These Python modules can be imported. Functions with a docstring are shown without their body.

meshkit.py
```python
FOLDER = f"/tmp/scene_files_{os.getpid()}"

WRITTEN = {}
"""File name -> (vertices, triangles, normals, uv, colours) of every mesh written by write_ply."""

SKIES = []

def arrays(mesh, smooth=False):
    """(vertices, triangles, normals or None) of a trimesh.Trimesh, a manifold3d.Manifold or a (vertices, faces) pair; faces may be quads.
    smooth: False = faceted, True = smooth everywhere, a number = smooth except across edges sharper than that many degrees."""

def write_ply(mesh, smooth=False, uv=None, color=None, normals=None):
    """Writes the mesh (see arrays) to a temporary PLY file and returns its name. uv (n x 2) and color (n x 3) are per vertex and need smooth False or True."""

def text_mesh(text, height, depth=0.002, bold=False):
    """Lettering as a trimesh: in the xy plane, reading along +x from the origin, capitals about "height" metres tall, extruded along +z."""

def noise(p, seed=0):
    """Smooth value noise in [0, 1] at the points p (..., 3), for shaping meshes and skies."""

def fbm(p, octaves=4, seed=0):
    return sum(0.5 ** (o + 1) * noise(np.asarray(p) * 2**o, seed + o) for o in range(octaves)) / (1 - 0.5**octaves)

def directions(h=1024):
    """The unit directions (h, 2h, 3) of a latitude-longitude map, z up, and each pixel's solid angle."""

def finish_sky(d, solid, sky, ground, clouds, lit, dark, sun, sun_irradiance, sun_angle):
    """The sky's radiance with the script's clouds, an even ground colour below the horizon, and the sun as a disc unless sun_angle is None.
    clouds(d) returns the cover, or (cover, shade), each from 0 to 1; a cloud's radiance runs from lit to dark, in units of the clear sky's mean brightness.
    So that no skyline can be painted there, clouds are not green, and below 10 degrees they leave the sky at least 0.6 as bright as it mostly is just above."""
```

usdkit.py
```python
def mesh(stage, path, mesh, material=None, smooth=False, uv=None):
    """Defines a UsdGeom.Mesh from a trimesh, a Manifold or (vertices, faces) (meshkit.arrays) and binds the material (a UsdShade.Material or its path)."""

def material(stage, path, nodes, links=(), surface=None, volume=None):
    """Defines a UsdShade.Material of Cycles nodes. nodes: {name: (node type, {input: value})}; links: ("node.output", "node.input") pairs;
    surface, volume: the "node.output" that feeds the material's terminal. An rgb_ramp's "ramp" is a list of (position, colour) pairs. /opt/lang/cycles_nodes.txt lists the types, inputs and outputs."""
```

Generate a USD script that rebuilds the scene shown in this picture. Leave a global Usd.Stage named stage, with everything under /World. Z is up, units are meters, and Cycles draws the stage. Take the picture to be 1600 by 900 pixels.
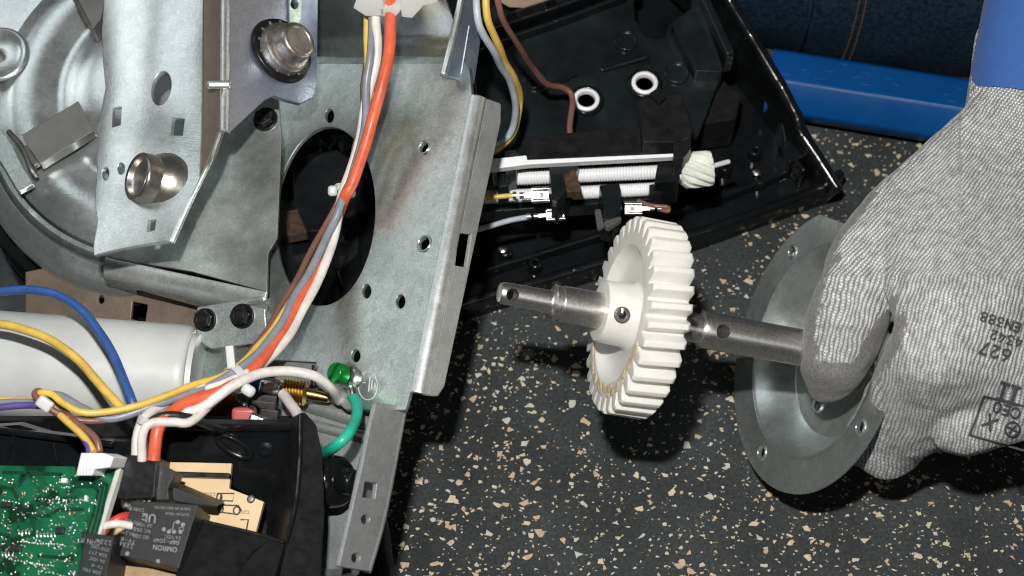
import math, random
import numpy as np
import trimesh
import manifold3d as m3
from manifold3d import Manifold, CrossSection
from shapely.geometry import Polygon
import meshkit, usdkit
from pxr import Usd, UsdGeom, UsdLux, UsdShade, Gf, Sdf

stage = Usd.Stage.CreateInMemory()
UsdGeom.Xform.Define(stage, '/World')
UsdGeom.Scope.Define(stage, '/World/Looks')

# ------------------------------------------------------------------ camera, flash, added lights, exposure
PITCH, DIST, TAN = math.radians(58), 0.70, 0.243
EXPOSURE = 0.0
FLASH_UP, FLASH_LEFT, FLASH_POWER = 0.12, 0.035, 4300.0
OVERHEAD_FILL_POWER = 1.3
LEFT_FILL_POWER = 1.5
WARM_FILL_POWER = 2.0
R = np.array([1.0, 0, 0]); F = np.array([0, math.cos(PITCH), -math.sin(PITCH)])
UP = np.array([0, math.sin(PITCH), math.cos(PITCH)]); B = -F
EYE = -F * DIST

def frame_matrix(x, y, z, o):
    return Gf.Matrix4d(*[float(v) for v in (*x, 0, *y, 0, *z, 0, *o, 1)])

cam = UsdGeom.Camera.Define(stage, '/World/camera')
cam.AddTransformOp().Set(frame_matrix(R, UP, B, EYE))
cam.CreateHorizontalApertureAttr(36.0); cam.CreateVerticalApertureAttr(20.25)
cam.CreateFocalLengthAttr(18.0 / TAN)
cam.CreateFStopAttr(18.0); cam.CreateFocusDistanceAttr(0.62)
cam.CreateClippingRangeAttr(Gf.Vec2f(0.02, 50.0))
cam.CreateExposureAttr(EXPOSURE)

def rect_lamp(name, pos, aim, w, h, power, color=(1, 1, 1)):
    pos, aim = np.array(pos, float), np.array(aim, float)
    z = pos - aim; z /= np.linalg.norm(z)
    x = np.cross([0, 1.0, 0.001], z); x /= np.linalg.norm(x); y = np.cross(z, x)
    l = UsdLux.RectLight.Define(stage, '/World/' + name)
    l.AddTransformOp().Set(frame_matrix(x, y, z, pos))
    l.CreateWidthAttr(w); l.CreateHeightAttr(h); l.CreateIntensityAttr(power); l.CreateColorAttr(Gf.Vec3f(*color))
    return l
rect_lamp('camera_flash', EYE + UP * FLASH_UP - R * FLASH_LEFT, F * 0.02, 0.024, 0.016, FLASH_POWER, (1, 0.97, 0.93))
rect_lamp('added_overhead_light', (-1.15, 1.0, 2.0), (0, 0, 0), 1.0, 0.7, OVERHEAD_FILL_POWER, (0.90, 0.97, 1.0))  # added overhead fill, no known lamp; gives the metal something to reflect
rect_lamp('added_overhead_light_001', (1.2, -1.6, 1.8), (0, 0, 0), 1.0, 0.7, OVERHEAD_FILL_POWER, (0.92, 0.98, 1.0))  # second added overhead fill, out of view
rect_lamp('added_left_light', (-2.0, 1.05, 1.15), (0, 0, 0.05), 0.9, 0.9, LEFT_FILL_POWER, (0.95, 0.99, 1.0))  # added light set in the plates' mirror direction, not a known window
rect_lamp('added_warm_light', (2.0, 1.0, 1.0), (0, 0, 0.05), 0.6, 0.6, WARM_FILL_POWER, (1.0, 0.78, 0.55))  # added warm light, mirrored by the right-facing plates

# ------------------------------------------------------------------ placing helpers: the photograph's 1600 x 900 grid as rays from the lens
def ray(x, y):
    return F + R * ((x - 800) / 800 * TAN) + UP * ((450 - y) / 800 * TAN)
def P(x, y, z):
    """the point at height z (mm) above the mat seen at (x, y)"""
    d = ray(x, y); return EYE + d * ((z * 0.001 - EYE[2]) / d[2])
def px(p):
    """metres per photograph pixel at point p"""
    return float((np.asarray(p) - EYE) @ F) * TAN / 800
def unit(v):
    v = np.asarray(v, float); return v / np.linalg.norm(v)

class Plane:
    def __init__(s, a, b, c):
        A, Bp, C = P(*a), P(*b), P(*c)
        s.o = (A + Bp + C) / 3
        n = unit(np.cross(Bp - A, C - A))
        s.n = n if n @ (EYE - s.o) > 0 else -n
        s.u = unit(R - s.n * (R @ s.n)); s.v = np.cross(s.n, s.u)
    def hit(s, x, y):
        d = ray(x, y); return EYE + d * (((s.o - EYE) @ s.n) / (d @ s.n))
    def loc(s, x, y):
        p = s.hit(x, y) - s.o; return (p @ s.u, p @ s.v)
    def poly(s, pts):
        return [s.loc(x, y) for x, y in pts]
    def ell(s, cx, cy, rx, ry, rot=0, n=28):
        t = np.linspace(0, 2 * np.pi, n, endpoint=False); c, q = math.cos(math.radians(rot)), math.sin(math.radians(rot))
        return [s.loc(cx + rx * math.cos(k) * c - ry * math.sin(k) * q, cy + rx * math.cos(k) * q + ry * math.sin(k) * c) for k in t]
    def mat(s, off=0.0):
        m = np.eye(4); m[:3, 0], m[:3, 1], m[:3, 2], m[:3, 3] = s.u, s.v, s.n, s.o + s.n * off; return m
    def shifted(s, off):
        q = object.__new__(Plane); q.o, q.n, q.u, q.v = s.o + s.n * off, s.n, s.u, s.v; return q

def to_tri(man):
    m = man.to_mesh(); return trimesh.Trimesh(m.vert_properties[:, :3], m.tri_verts, process=False)
def rounded(pts, r):
    """round the corners of a polygon"""
    if r <= 0: return pts
    g = Polygon(pts).buffer(0).buffer(-r).buffer(2 * r).buffer(-r)
    g = g if g.geom_type == 'Polygon' else max(g.geoms, key=lambda q: q.area)
    return list(g.exterior.coords)[:-1]
def sheet(pl, outline, holes=(), t=0.0012, off=0.0, r=0.0, local=False):
    """a flat plate on the plane: outline in photograph pixels, extruded t behind the face"""
    loops = [outline if local else rounded(pl.poly(outline), r)] + [list(h) for h in holes]
    k = 1000.0
    cs = CrossSection([np.array(loops[0]) * k], m3.FillRule.NonZero)
    for h in loops[1:]:
        cs = cs - CrossSection([np.array(h) * k], m3.FillRule.NonZero)
    m = to_tri(Manifold.extrude(cs, t * k)); m.apply_scale(1 / k); m.apply_translation([0, 0, off - t]); m.apply_transform(pl.mat()); return m
def spline(pts, n=10):
    p = np.asarray(pts, float)
    if len(p) < 3: return np.linspace(p[0], p[-1], n + 1)
    q = np.vstack([2 * p[0] - p[1], p, 2 * p[-1] - p[-2]]); out = []
    for i in range(1, len(q) - 2):
        for t in np.linspace(0, 1, n, endpoint=False):
            a, b, c, d = q[i - 1], q[i], q[i + 1], q[i + 2]
            out.append(0.5 * (2 * b + (c - a) * t + (2 * a - 5 * b + 4 * c - d) * t * t + (3 * b - a - 3 * c + d) * t ** 3))
    return np.array(out + [p[-1]])
def sweep(path, section, closed=True, up=None):
    """sweep a 2D section (k x 2) along a 3D path; rotation-minimising frame; flat end caps"""
    p = np.asarray(path, float); t = np.gradient(p, axis=0); t /= np.linalg.norm(t, axis=1, keepdims=True) + 1e-12
    a = unit(np.cross(t[0], B if up is None else up)) ; V = []
    sec = np.asarray(section, float)
    for i in range(len(p)):
        a = unit(a - t[i] * (a @ t[i])); b = np.cross(t[i], a)
        s_ = sec[i] if sec.ndim == 3 else sec
        V.append(p[i] + s_[:, :1] * a + s_[:, 1:] * b)
    k = V[0].shape[0]; V = np.vstack(V); Fc = []
    for i in range(len(p) - 1):
        for j in range(k):
            q = [i * k + j, i * k + (j + 1) % k, (i + 1) * k + (j + 1) % k, (i + 1) * k + j]
            Fc += [[q[0], q[1], q[2]], [q[0], q[2], q[3]]]
    n = len(V); V = np.vstack([V, p[0], p[-1]])
    for j in range(k):
        Fc += [[n, (j + 1) % k, j], [n + 1, (len(p) - 1) * k + j, (len(p) - 1) * k + (j + 1) % k]]
    m = trimesh.Trimesh(V, Fc, process=False); m.fix_normals() if False else None
    if m.volume < 0: m.invert()
    return m
def circle(r, n=10):
    t = np.linspace(0, 2 * np.pi, n, endpoint=False); return np.stack([np.cos(t), np.sin(t)], 1) * r
def tube(pts, r, n=10, steps=8, raw=False):
    p = np.asarray(pts, float) if raw else spline(pts, steps)
    if np.ndim(r):
        rr = np.interp(np.linspace(0, 1, len(p)), np.linspace(0, 1, len(r)), r); sec = np.stack([circle(q, n) for q in rr])
    else: sec = circle(r, n)
    return sweep(p, sec)
def lathe(profile, p0, axis, n=48):
    """profile: (distance along axis, radius) in metres, closed onto the axis or a loop"""
    axis = unit(axis); a = unit(np.cross(axis, [0.3, 0.2, 1.0])); b = np.cross(axis, a)
    pr = np.asarray(profile, float); t = np.linspace(0, 2 * np.pi, n, endpoint=False)
    V = (p0 + pr[:, None, :1] * axis + pr[:, None, 1:] * (np.cos(t)[None, :, None] * a + np.sin(t)[None, :, None] * b)).reshape(-1, 3); Fc = []
    for i in range(len(pr) - 1):
        for j in range(n):
            q = [i * n + j, i * n + (j + 1) % n, (i + 1) * n + (j + 1) % n, (i + 1) * n + j]; Fc += [[q[0], q[1], q[2]], [q[0], q[2], q[3]]]
    m = trimesh.Trimesh(V, Fc, process=False)
    m.merge_vertices(); m.update_faces(m.nondegenerate_faces())
    if m.volume < 0: m.invert()
    return m
SPH = trimesh.creation.icosphere(2).vertices
def ball_hull(balls):
    return Manifold.hull_points(np.vstack([np.asarray(c) + SPH * r for c, r in balls]) * 1000.0)
def from_mm(man):
    m = to_tri(man); m.apply_scale(0.001); return m
def rbox(c, ax, half, r=0.0006):
    """box with rounded edges: centre, three axes, half sizes"""
    h = np.maximum(np.asarray(half) - r, 1e-5); S = trimesh.creation.icosphere(1).vertices * r
    pts = [np.asarray(c) + sx * h[0] * ax[0] + sy * h[1] * ax[1] + sz * h[2] * ax[2] for sx in (-1, 1) for sy in (-1, 1) for sz in (-1, 1)]
    return from_mm(Manifold.hull_points(np.vstack([q + S for q in pts]) * 1000.0))
def axes(x, n):
    """three axes: x, one across, n made square"""
    x = unit(x); y = unit(np.cross(n, x)); return (x, y, np.cross(x, y))
def cat(*ms):
    return trimesh.util.concatenate([q for m in ms for q in (m if isinstance(m, (list, tuple)) else [m])])

# ------------------------------------------------------------------ prims
used = {}
def numbered(path):
    k = used.get(path, 0); used[path] = k + 1
    return path if k == 0 else '%s_%03d' % (path, k)
def prim_path(name, parent):
    return numbered((str(parent.GetPath()) if parent is not None else '/World') + '/' + name)
def tag(o, label=None, category=None, group=None, kind=None):
    for k, v in (('label', label), ('category', category), ('group', group), ('kind', kind)):
        if v: o.SetCustomDataByKey(k, v)
    return o
def thing(name, label, category, group=None):
    return tag(UsdGeom.Xform.Define(stage, prim_path(name, None)).GetPrim(), label, category, group)
def obj(name, mesh, mat, parent=None, smooth=35, uv=None, **kw):
    return tag(usdkit.mesh(stage, prim_path(name, parent), mesh, mat, smooth=smooth, uv=uv).GetPrim(), **kw)

# ------------------------------------------------------------------ materials
LK = '/World/Looks/'
def look(name, color, rough=0.5, metal=0.0, var=0.0, scale=150, bump=0.0, bscale=600, color2=None, spec=0.5, rvar=0.0, bevel=0.0, stretch=None, **extra):
    nodes = {'g': ('geometry', {}), 'p': ('principled_bsdf', {'base_color': color, 'roughness': rough, 'metallic': metal, 'specular_ior_level': spec, **extra})}
    links = []; src = 'g.position'
    if stretch:
        nodes['map'] = ('mapping', {'scale': stretch[0], 'rotation': stretch[1]}); links.append(('g.position', 'map.vector')); src = 'map.vector'
    if var or color2 is not None:
        c2 = color2 if color2 is not None else tuple(min(1, c * (1 + var)) for c in color)
        c1 = tuple(c * (1 - var) for c in color)
        nodes['n'] = ('noise_texture', {'scale': scale, 'detail': 6, 'roughness': 0.62})
        nodes['r'] = ('rgb_ramp', {'ramp': [(0.34, c1), (0.66, c2)]})
        links += [(src, 'n.vector'), ('n.fac', 'r.fac'), ('r.color', 'p.base_color')]
    if rvar:
        nodes['n2'] = ('noise_texture', {'scale': scale * 2.3, 'detail': 5}); nodes['mr'] = ('map_range', {'from_min': 0.3, 'from_max': 0.7, 'to_min': rough - rvar, 'to_max': rough + rvar})
        links += [(src, 'n2.vector'), ('n2.fac', 'mr.value'), ('mr.result', 'p.roughness')]
    nrm = None
    if bevel:
        nodes['bv'] = ('bevel', {'radius': bevel, 'samples': 4}); nrm = 'bv.bevel'
    if bump:
        nodes['bn'] = ('noise_texture', {'scale': bscale, 'detail': 4}); nodes['bp'] = ('bump', {'distance': 0.0003, 'strength': bump})
        links += [(src, 'bn.vector'), ('bn.fac', 'bp.height')] + ([(nrm, 'bp.normal')] if nrm else []); nrm = 'bp.normal'
    if nrm: links.append((nrm, 'p.normal'))
    return usdkit.material(stage, LK + name, nodes, links, surface='p.BSDF')

def zinc(name, base, rough=0.36, metal=0.85, tarnish_tint=(0.30, 0.27, 0.24), tarn=0.25, seed=0.0, scratch=0.10, wave=0.35, tlo=0.54, fine=1.3):
    """galvanised steel: spangle, cloudy oxide, hairline scratches"""
    g = lambda k: tuple(min(1.0, c * k) for c in base)
    nodes = {'g': ('geometry', {}), 'mp': ('mapping', {'location': (seed, seed * 0.7, seed * 1.3)}),
        'cl': ('noise_texture', {'scale': 42, 'detail': 7, 'roughness': 0.68}), 'cr': ('rgb_ramp', {'ramp': [(0.30, g(0.86)), (0.5, g(1.0)), (0.68, g(1.10))]}),
        'vo': ('voronoi_texture', {'scale': 420}), 'vb': ('rgb_to_bw', {}), 'vr': ('map_range', {'to_min': 1 - 0.07 * fine, 'to_max': 1 + 0.06 * fine}),
        'fi': ('noise_texture', {'scale': 1500, 'detail': 3}), 'fr': ('map_range', {'from_min': 0.3, 'from_max': 0.7, 'to_min': 1 - 0.09 * fine, 'to_max': 1 + 0.08 * fine}),
        'm1': ('mix', {'mix_type': 'multiply', 'fac': 1.0}), 'm2': ('mix', {'mix_type': 'multiply', 'fac': 1.0}),
        'ox': ('noise_texture', {'scale': 24, 'detail': 6, 'roughness': 0.6}), 'om': ('mapping', {'location': (seed * 3.1 + 1, 4, 2)}), 'or_': ('map_range', {'from_min': tlo, 'from_max': tlo + 0.2, 'to_min': 0, 'to_max': tarn, 'clamp': True}),
        'm3': ('mix', {'mix_type': 'mix', 'color2': tarnish_tint}),
        'rr': ('map_range', {'from_min': 0.3, 'from_max': 0.7, 'to_min': rough - 0.05, 'to_max': rough + 0.07}),
        'sm': ('mapping', {'scale': (260, 2600, 2600), 'rotation': (0.3, 0.5, 0.7)}), 'sn': ('noise_texture', {'scale': 1, 'detail': 3}),
        'sm2': ('mapping', {'scale': (2200, 190, 2000), 'rotation': (0.1, -0.4, 0.35)}), 'sn2': ('noise_texture', {'scale': 1, 'detail': 3}),
        'sa': ('math', {'math_type': 'add'}), 'bv': ('bevel', {'radius': 0.0005, 'samples': 4}),
        'bp': ('bump', {'distance': 0.00022, 'strength': scratch}), 'lo': ('noise_texture', {'scale': 16, 'detail': 1.5}), 'bp2': ('bump', {'distance': 0.006, 'strength': wave}),
        'p': ('principled_bsdf', {'metallic': metal})}
    links = [('g.position', 'mp.vector'), ('mp.vector', 'cl.vector'), ('cl.fac', 'cr.fac'), ('mp.vector', 'vo.vector'), ('vo.color', 'vb.color'), ('vb.val', 'vr.value'),
        ('mp.vector', 'fi.vector'), ('fi.fac', 'fr.value'), ('cr.color', 'm1.color1'), ('vr.result', 'm1.color2'), ('m1.color', 'm2.color1'), ('fr.result', 'm2.color2'),
        ('g.position', 'om.vector'), ('om.vector', 'ox.vector'), ('ox.fac', 'or_.value'), ('or_.result', 'm3.fac'), ('m2.color', 'm3.color1'), ('m3.color', 'p.base_color'),
        ('cl.fac', 'rr.value'), ('rr.result', 'p.roughness'), ('g.position', 'sm.vector'), ('sm.vector', 'sn.vector'), ('g.position', 'sm2.vector'), ('sm2.vector', 'sn2.vector'),
        ('sn.fac', 'sa.value1'), ('sn2.fac', 'sa.value2'), ('sa.value', 'bp.height'), ('bv.bevel', 'bp2.normal'), ('mp.vector', 'lo.vector'), ('lo.fac', 'bp2.height'), ('bp2.normal', 'bp.normal'), ('bp.normal', 'p.normal')]
    return usdkit.material(stage, LK + name, nodes, links, surface='p.BSDF')

M = {}
M['zinc'] = zinc('galvanised_sheet', (0.52, 0.58, 0.565), rough=0.34, metal=0.88, fine=2.0, seed=0.11, tarnish_tint=(0.36, 0.36, 0.32))
M['zinc_bright'] = zinc('bright_galvanised', (0.78, 0.84, 0.84), rough=0.25, metal=0.88, wave=0.6, seed=0.37, tarn=0.15, tarnish_tint=(0.46, 0.46, 0.43))
M['zinc_blue'] = zinc('blue_tinted_galvanised', (0.36, 0.41, 0.52), seed=0.71, tarn=0.3, tarnish_tint=(0.30, 0.34, 0.46))  # blue reflection on the bracket painted into base and patch colours
M['zinc_dull'] = zinc('dull_galvanised', (0.36, 0.40, 0.39), rough=0.5, metal=0.7, seed=0.93, tarn=0.4, tarnish_tint=(0.22, 0.20, 0.17))
M['zinc_brown_reflection'] = zinc('brown_reflection_steel', (0.27, 0.215, 0.165), rough=0.48, metal=0.7, seed=0.53, tarn=0.6, tarnish_tint=(0.24, 0.16, 0.10))  # brown base and patches stand in for warm reflections on the steel
M['zinc_scratched'] = zinc('scuffed_galvanised', (0.66, 0.72, 0.71), rough=0.34, metal=0.85, seed=0.23, tarn=0.8, tarnish_tint=(0.20, 0.205, 0.18), scratch=0.2, tlo=0.46)
M['zinc_bend'] = zinc('folded_galvanised', (0.80, 0.84, 0.84), rough=0.36, metal=0.9, seed=0.57, tarn=0.1, wave=0.1)
M['steel'] = look('turned_steel', (0.66, 0.64, 0.62), 0.33, 0.95, var=0.10, scale=700, bump=0.03, bscale=1600, rvar=0.04)
M['steel_end'] = look('worn_steel', (0.42, 0.39, 0.36), 0.38, 0.9, var=0.25, scale=220, bump=0.3, bscale=900, rvar=0.1)
M['dark_steel'] = look('dark_steel', (0.14, 0.14, 0.135), 0.45, 0.6, var=0.25, scale=180, bump=0.25, bevel=0.0005)
M['tin'] = look('tinned_metal', (0.66, 0.66, 0.64), 0.28, 1.0, var=0.08, scale=400)
M['brass'] = look('brass', (0.66, 0.46, 0.20), 0.28, 1.0, var=0.15, scale=300)
M['black_gloss'] = look('black_glossy_plastic', (0.007, 0.008, 0.009), 0.17, 0.0, var=0.3, scale=90, bump=0.10, bscale=120, rvar=0.07, bevel=0.0006)
M['black_plastic'] = look('black_plastic', (0.012, 0.012, 0.013), 0.34, 0.0, spec=0.24, var=0.3, scale=200, bump=0.2, bscale=500, rvar=0.1, bevel=0.0005)
M['scuffed_black'] = look('scuffed_black_plastic', (0.008, 0.009, 0.010), 0.25, 0.0, color2=(0.012, 0.017, 0.019), var=0.2, scale=55, bump=0.22, bscale=220, rvar=0.12, bevel=0.0005)
M['relay_black'] = look('dark_grey_plastic', (0.022, 0.024, 0.025), 0.42, 0.0, spec=0.4, var=0.15, scale=300, bump=0.2, bscale=1500, bevel=0.0004)
M['black_zinc'] = look('black_plated_steel', (0.02, 0.02, 0.022), 0.3, 0.5, var=0.3, scale=300, bevel=0.0004)
M['nylon'] = look('white_nylon', (0.79, 0.77, 0.70), 0.32, 0.0, color2=(0.84, 0.83, 0.78), var=0.03, scale=110, bump=0.12, bscale=300, bevel=0.0005, subsurface_weight=0.35, subsurface_scale=0.003, subsurface_radius=(1, 0.9, 0.75))
M['nylon_clear'] = look('translucent_nylon', (0.74, 0.76, 0.74), 0.35, 0.0, var=0.03, scale=90, subsurface_weight=0.4, subsurface_scale=0.002, subsurface_radius=(1, 1, 0.9))
M['acetal'] = look('bright_white_plastic', (0.80, 0.81, 0.83), 0.33, 0.0, var=0.04, scale=120, bevel=0.0003)
M['acetal_green'] = look('greenish_nylon', (0.78, 0.81, 0.70), 0.32, 0.0, var=0.06, scale=200, subsurface_weight=0.3, subsurface_scale=0.002, subsurface_radius=(1, 1, 0.8))
M['cap_white'] = look('capacitor_white', (0.50, 0.525, 0.52), 0.36, 0.0, color2=(0.60, 0.62, 0.61), var=0.05, scale=38, bump=0.08, bscale=60, rvar=0.08)
M['grease'] = look('amber_grease', (0.66, 0.56, 0.38), 0.25, 0.0, var=0.3, scale=400, bump=0.8, bscale=900)
for n, c in dict(orange=(0.72, 0.125, 0.055), white=(0.74, 0.70, 0.66), grey=(0.23, 0.25, 0.29), yellow=(0.74, 0.50, 0.10), brown=(0.20, 0.095, 0.07), blue=(0.035, 0.10, 0.33), purple=(0.11, 0.075, 0.28),
                 green=(0.02, 0.44, 0.30), black=(0.018, 0.018, 0.02), red=(0.62, 0.05, 0.03), pale_grey=(0.42, 0.47, 0.53)).items():
    M['wire_' + n] = look(n + '_insulation', c, 0.38, 0.0, color2=tuple(min(1, q * 1.08) for q in c), var=0.22, scale=170, bump=0.14, bscale=420, rvar=0.10)

# ------------------------------------------------------------------ the setting: rubber mat with flecks
def mat_look():
    nodes = {'g': ('geometry', {}), 'n': ('noise_texture', {'scale': 900, 'detail': 4, 'roughness': 0.7}), 'r': ('rgb_ramp', {'ramp': [(0.3, (0.013, 0.017, 0.018)), (0.55, (0.031, 0.037, 0.038)), (0.75, (0.056, 0.063, 0.062))]}),
        'big': ('noise_texture', {'scale': 22, 'detail': 7, 'roughness': 0.65}), 'br': ('map_range', {'from_min': 0.32, 'from_max': 0.68, 'to_min': 0.62, 'to_max': 1.5}), 'm': ('mix', {'mix_type': 'multiply', 'fac': 1.0}),
        'v': ('voronoi_texture', {'scale': 520, 'randomness': 1.0}), 'vs': ('map_range', {'from_min': 0.16, 'from_max': 0.24, 'to_min': 1, 'to_max': 0, 'clamp': True}), 'vw': ('rgb_to_bw', {}), 'pick': ('math', {'math_type': 'greater_than', 'value2': 0.74}),
        'mm': ('math', {'math_type': 'multiply'}), 'mm2': ('math', {'math_type': 'multiply', 'value2': 0.75}), 'm2': ('mix', {'mix_type': 'mix', 'color2': (0.36, 0.30, 0.24)}),
        'b': ('bump', {'distance': 0.0004, 'strength': 0.55}), 'p': ('principled_bsdf', {'roughness': 0.72, 'specular_ior_level': 0.35})}
    links = [('g.position', 'n.vector'), ('n.fac', 'r.fac'), ('g.position', 'big.vector'), ('big.fac', 'br.value'), ('r.color', 'm.color1'), ('br.result', 'm.color2'), ('g.position', 'v.vector'), ('v.distance', 'vs.value'),
        ('v.color', 'vw.color'), ('vw.val', 'pick.value1'), ('vs.result', 'mm.value1'), ('pick.value', 'mm.value2'), ('mm.value', 'mm2.value1'), ('mm2.value', 'm2.fac'), ('m.color', 'm2.color1'), ('m2.color', 'p.base_color'),
        ('n.fac', 'b.height'), ('b.normal', 'p.normal')]
    return usdkit.material(stage, LK + 'speckled_rubber', nodes, links, surface='p.BSDF')
M['mat'] = mat_look()
M['fleck_tan'] = look('tan_fleck', (0.47, 0.345, 0.235), 0.7, 0, var=0.18, scale=500, bump=0.3, bscale=1500)
M['fleck_cream'] = look('cream_fleck', (0.53, 0.46, 0.345), 0.7, 0, var=0.14, scale=500, bump=0.3, bscale=1500)
M['fleck_grey'] = look('grey_fleck', (0.46, 0.455, 0.41), 0.7, 0, var=0.14, scale=500, bump=0.3, bscale=1500)
floor = obj('floor', trimesh.Trimesh([[-1.5, -1.2, 0], [1.5, -1.2, 0], [1.5, 1.8, 0], [-1.5, 1.8, 0]], [[0, 1, 2], [0, 2, 3]]), M['mat'], smooth=False, kind='structure')
def flecks():
    rng = np.random.default_rng(5); made = []
    while len(made) < 13000:
        x, y = rng.uniform(-0.10, 0.24), rng.uniform(-0.13, 0.14)
        if meshkit.noise([x * 60, y * 60, 0.0]) < rng.uniform(-0.3, 0.6): continue
        s = 0.00044 * math.exp(rng.normal(0, 0.66)); s = min(s, 0.0017)
        k = rng.integers(4, 8); t = np.sort(rng.uniform(0, 2 * np.pi, k)); el = rng.uniform(0.4, 1.0); ro = rng.normal(0, 0.55)
        r = s * rng.uniform(0.65, 1.25, k); q = np.stack([r * np.cos(t), r * np.sin(t) * el], 1)
        if np.diff(np.append(t, t[0] + 2 * np.pi)).max() > 2.6: continue
        q = q @ np.array([[math.cos(ro), math.sin(ro)], [-math.sin(ro), math.cos(ro)]])
        h = 0.00012 + 0.0001 * rng.random(); n = len(q)
        top = np.c_[q * 0.94 + (x, y), np.full(n, h)]; bot = np.c_[q + (x, y), np.full(n, -0.0002)]
        f = [[0, i, i + 1] for i in range(1, n - 1)] + [a for i in range(n) for a in ([i, n + i, n + (i + 1) % n], [i, n + (i + 1) % n, (i + 1) % n])]
        area = 0.5 * abs(np.dot(q[:, 0], np.roll(q[:, 1], 1)) - np.dot(q[:, 1], np.roll(q[:, 0], 1)))
        made.append((area, x, y, trimesh.Trimesh(np.vstack([top, bot]), f, process=False)))
    made.sort(key=lambda a: -a[0]); singles, rest = [], []
    def seen(x, y):                                    # bare mat in the picture
        v = np.array([x, y, 0]) - EYE; d = v @ F; u, w = 800 + v @ R / d / TAN * 800, 450 - v @ UP / d / TAN * 800
        return 0 < u < 1600 and w < 900 and ((u > 640 + max(0, (w - 640)) * -0.2 and w > 500 and not (u > 1160 and 320 < w < 760)) or (u > 1320 and 220 < w < 330) or (u > 1090 and 390 < w < 500))
    for a, x, y, m in made:
        if len(singles) < 300 and seen(x, y): singles.append(m)
        else: rest.append(m)
    for i, m in enumerate(singles):
        obj('fleck', m, M[('fleck_tan', 'fleck_cream', 'fleck_tan', 'fleck_grey', 'fleck_cream')[i * 7 % 5]], floor, smooth=False)
    for k, n in enumerate(('tan', 'cream', 'grey')):
        obj('small_%s_flecks' % n, cat([m for i, m in enumerate(rest) if (0, 1, 0, 2, 1, 0, 1)[i * 5 % 7] == k]), M['fleck_' + n], floor, smooth=False, kind='stuff')
flecks()
#__PARTS__

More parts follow.
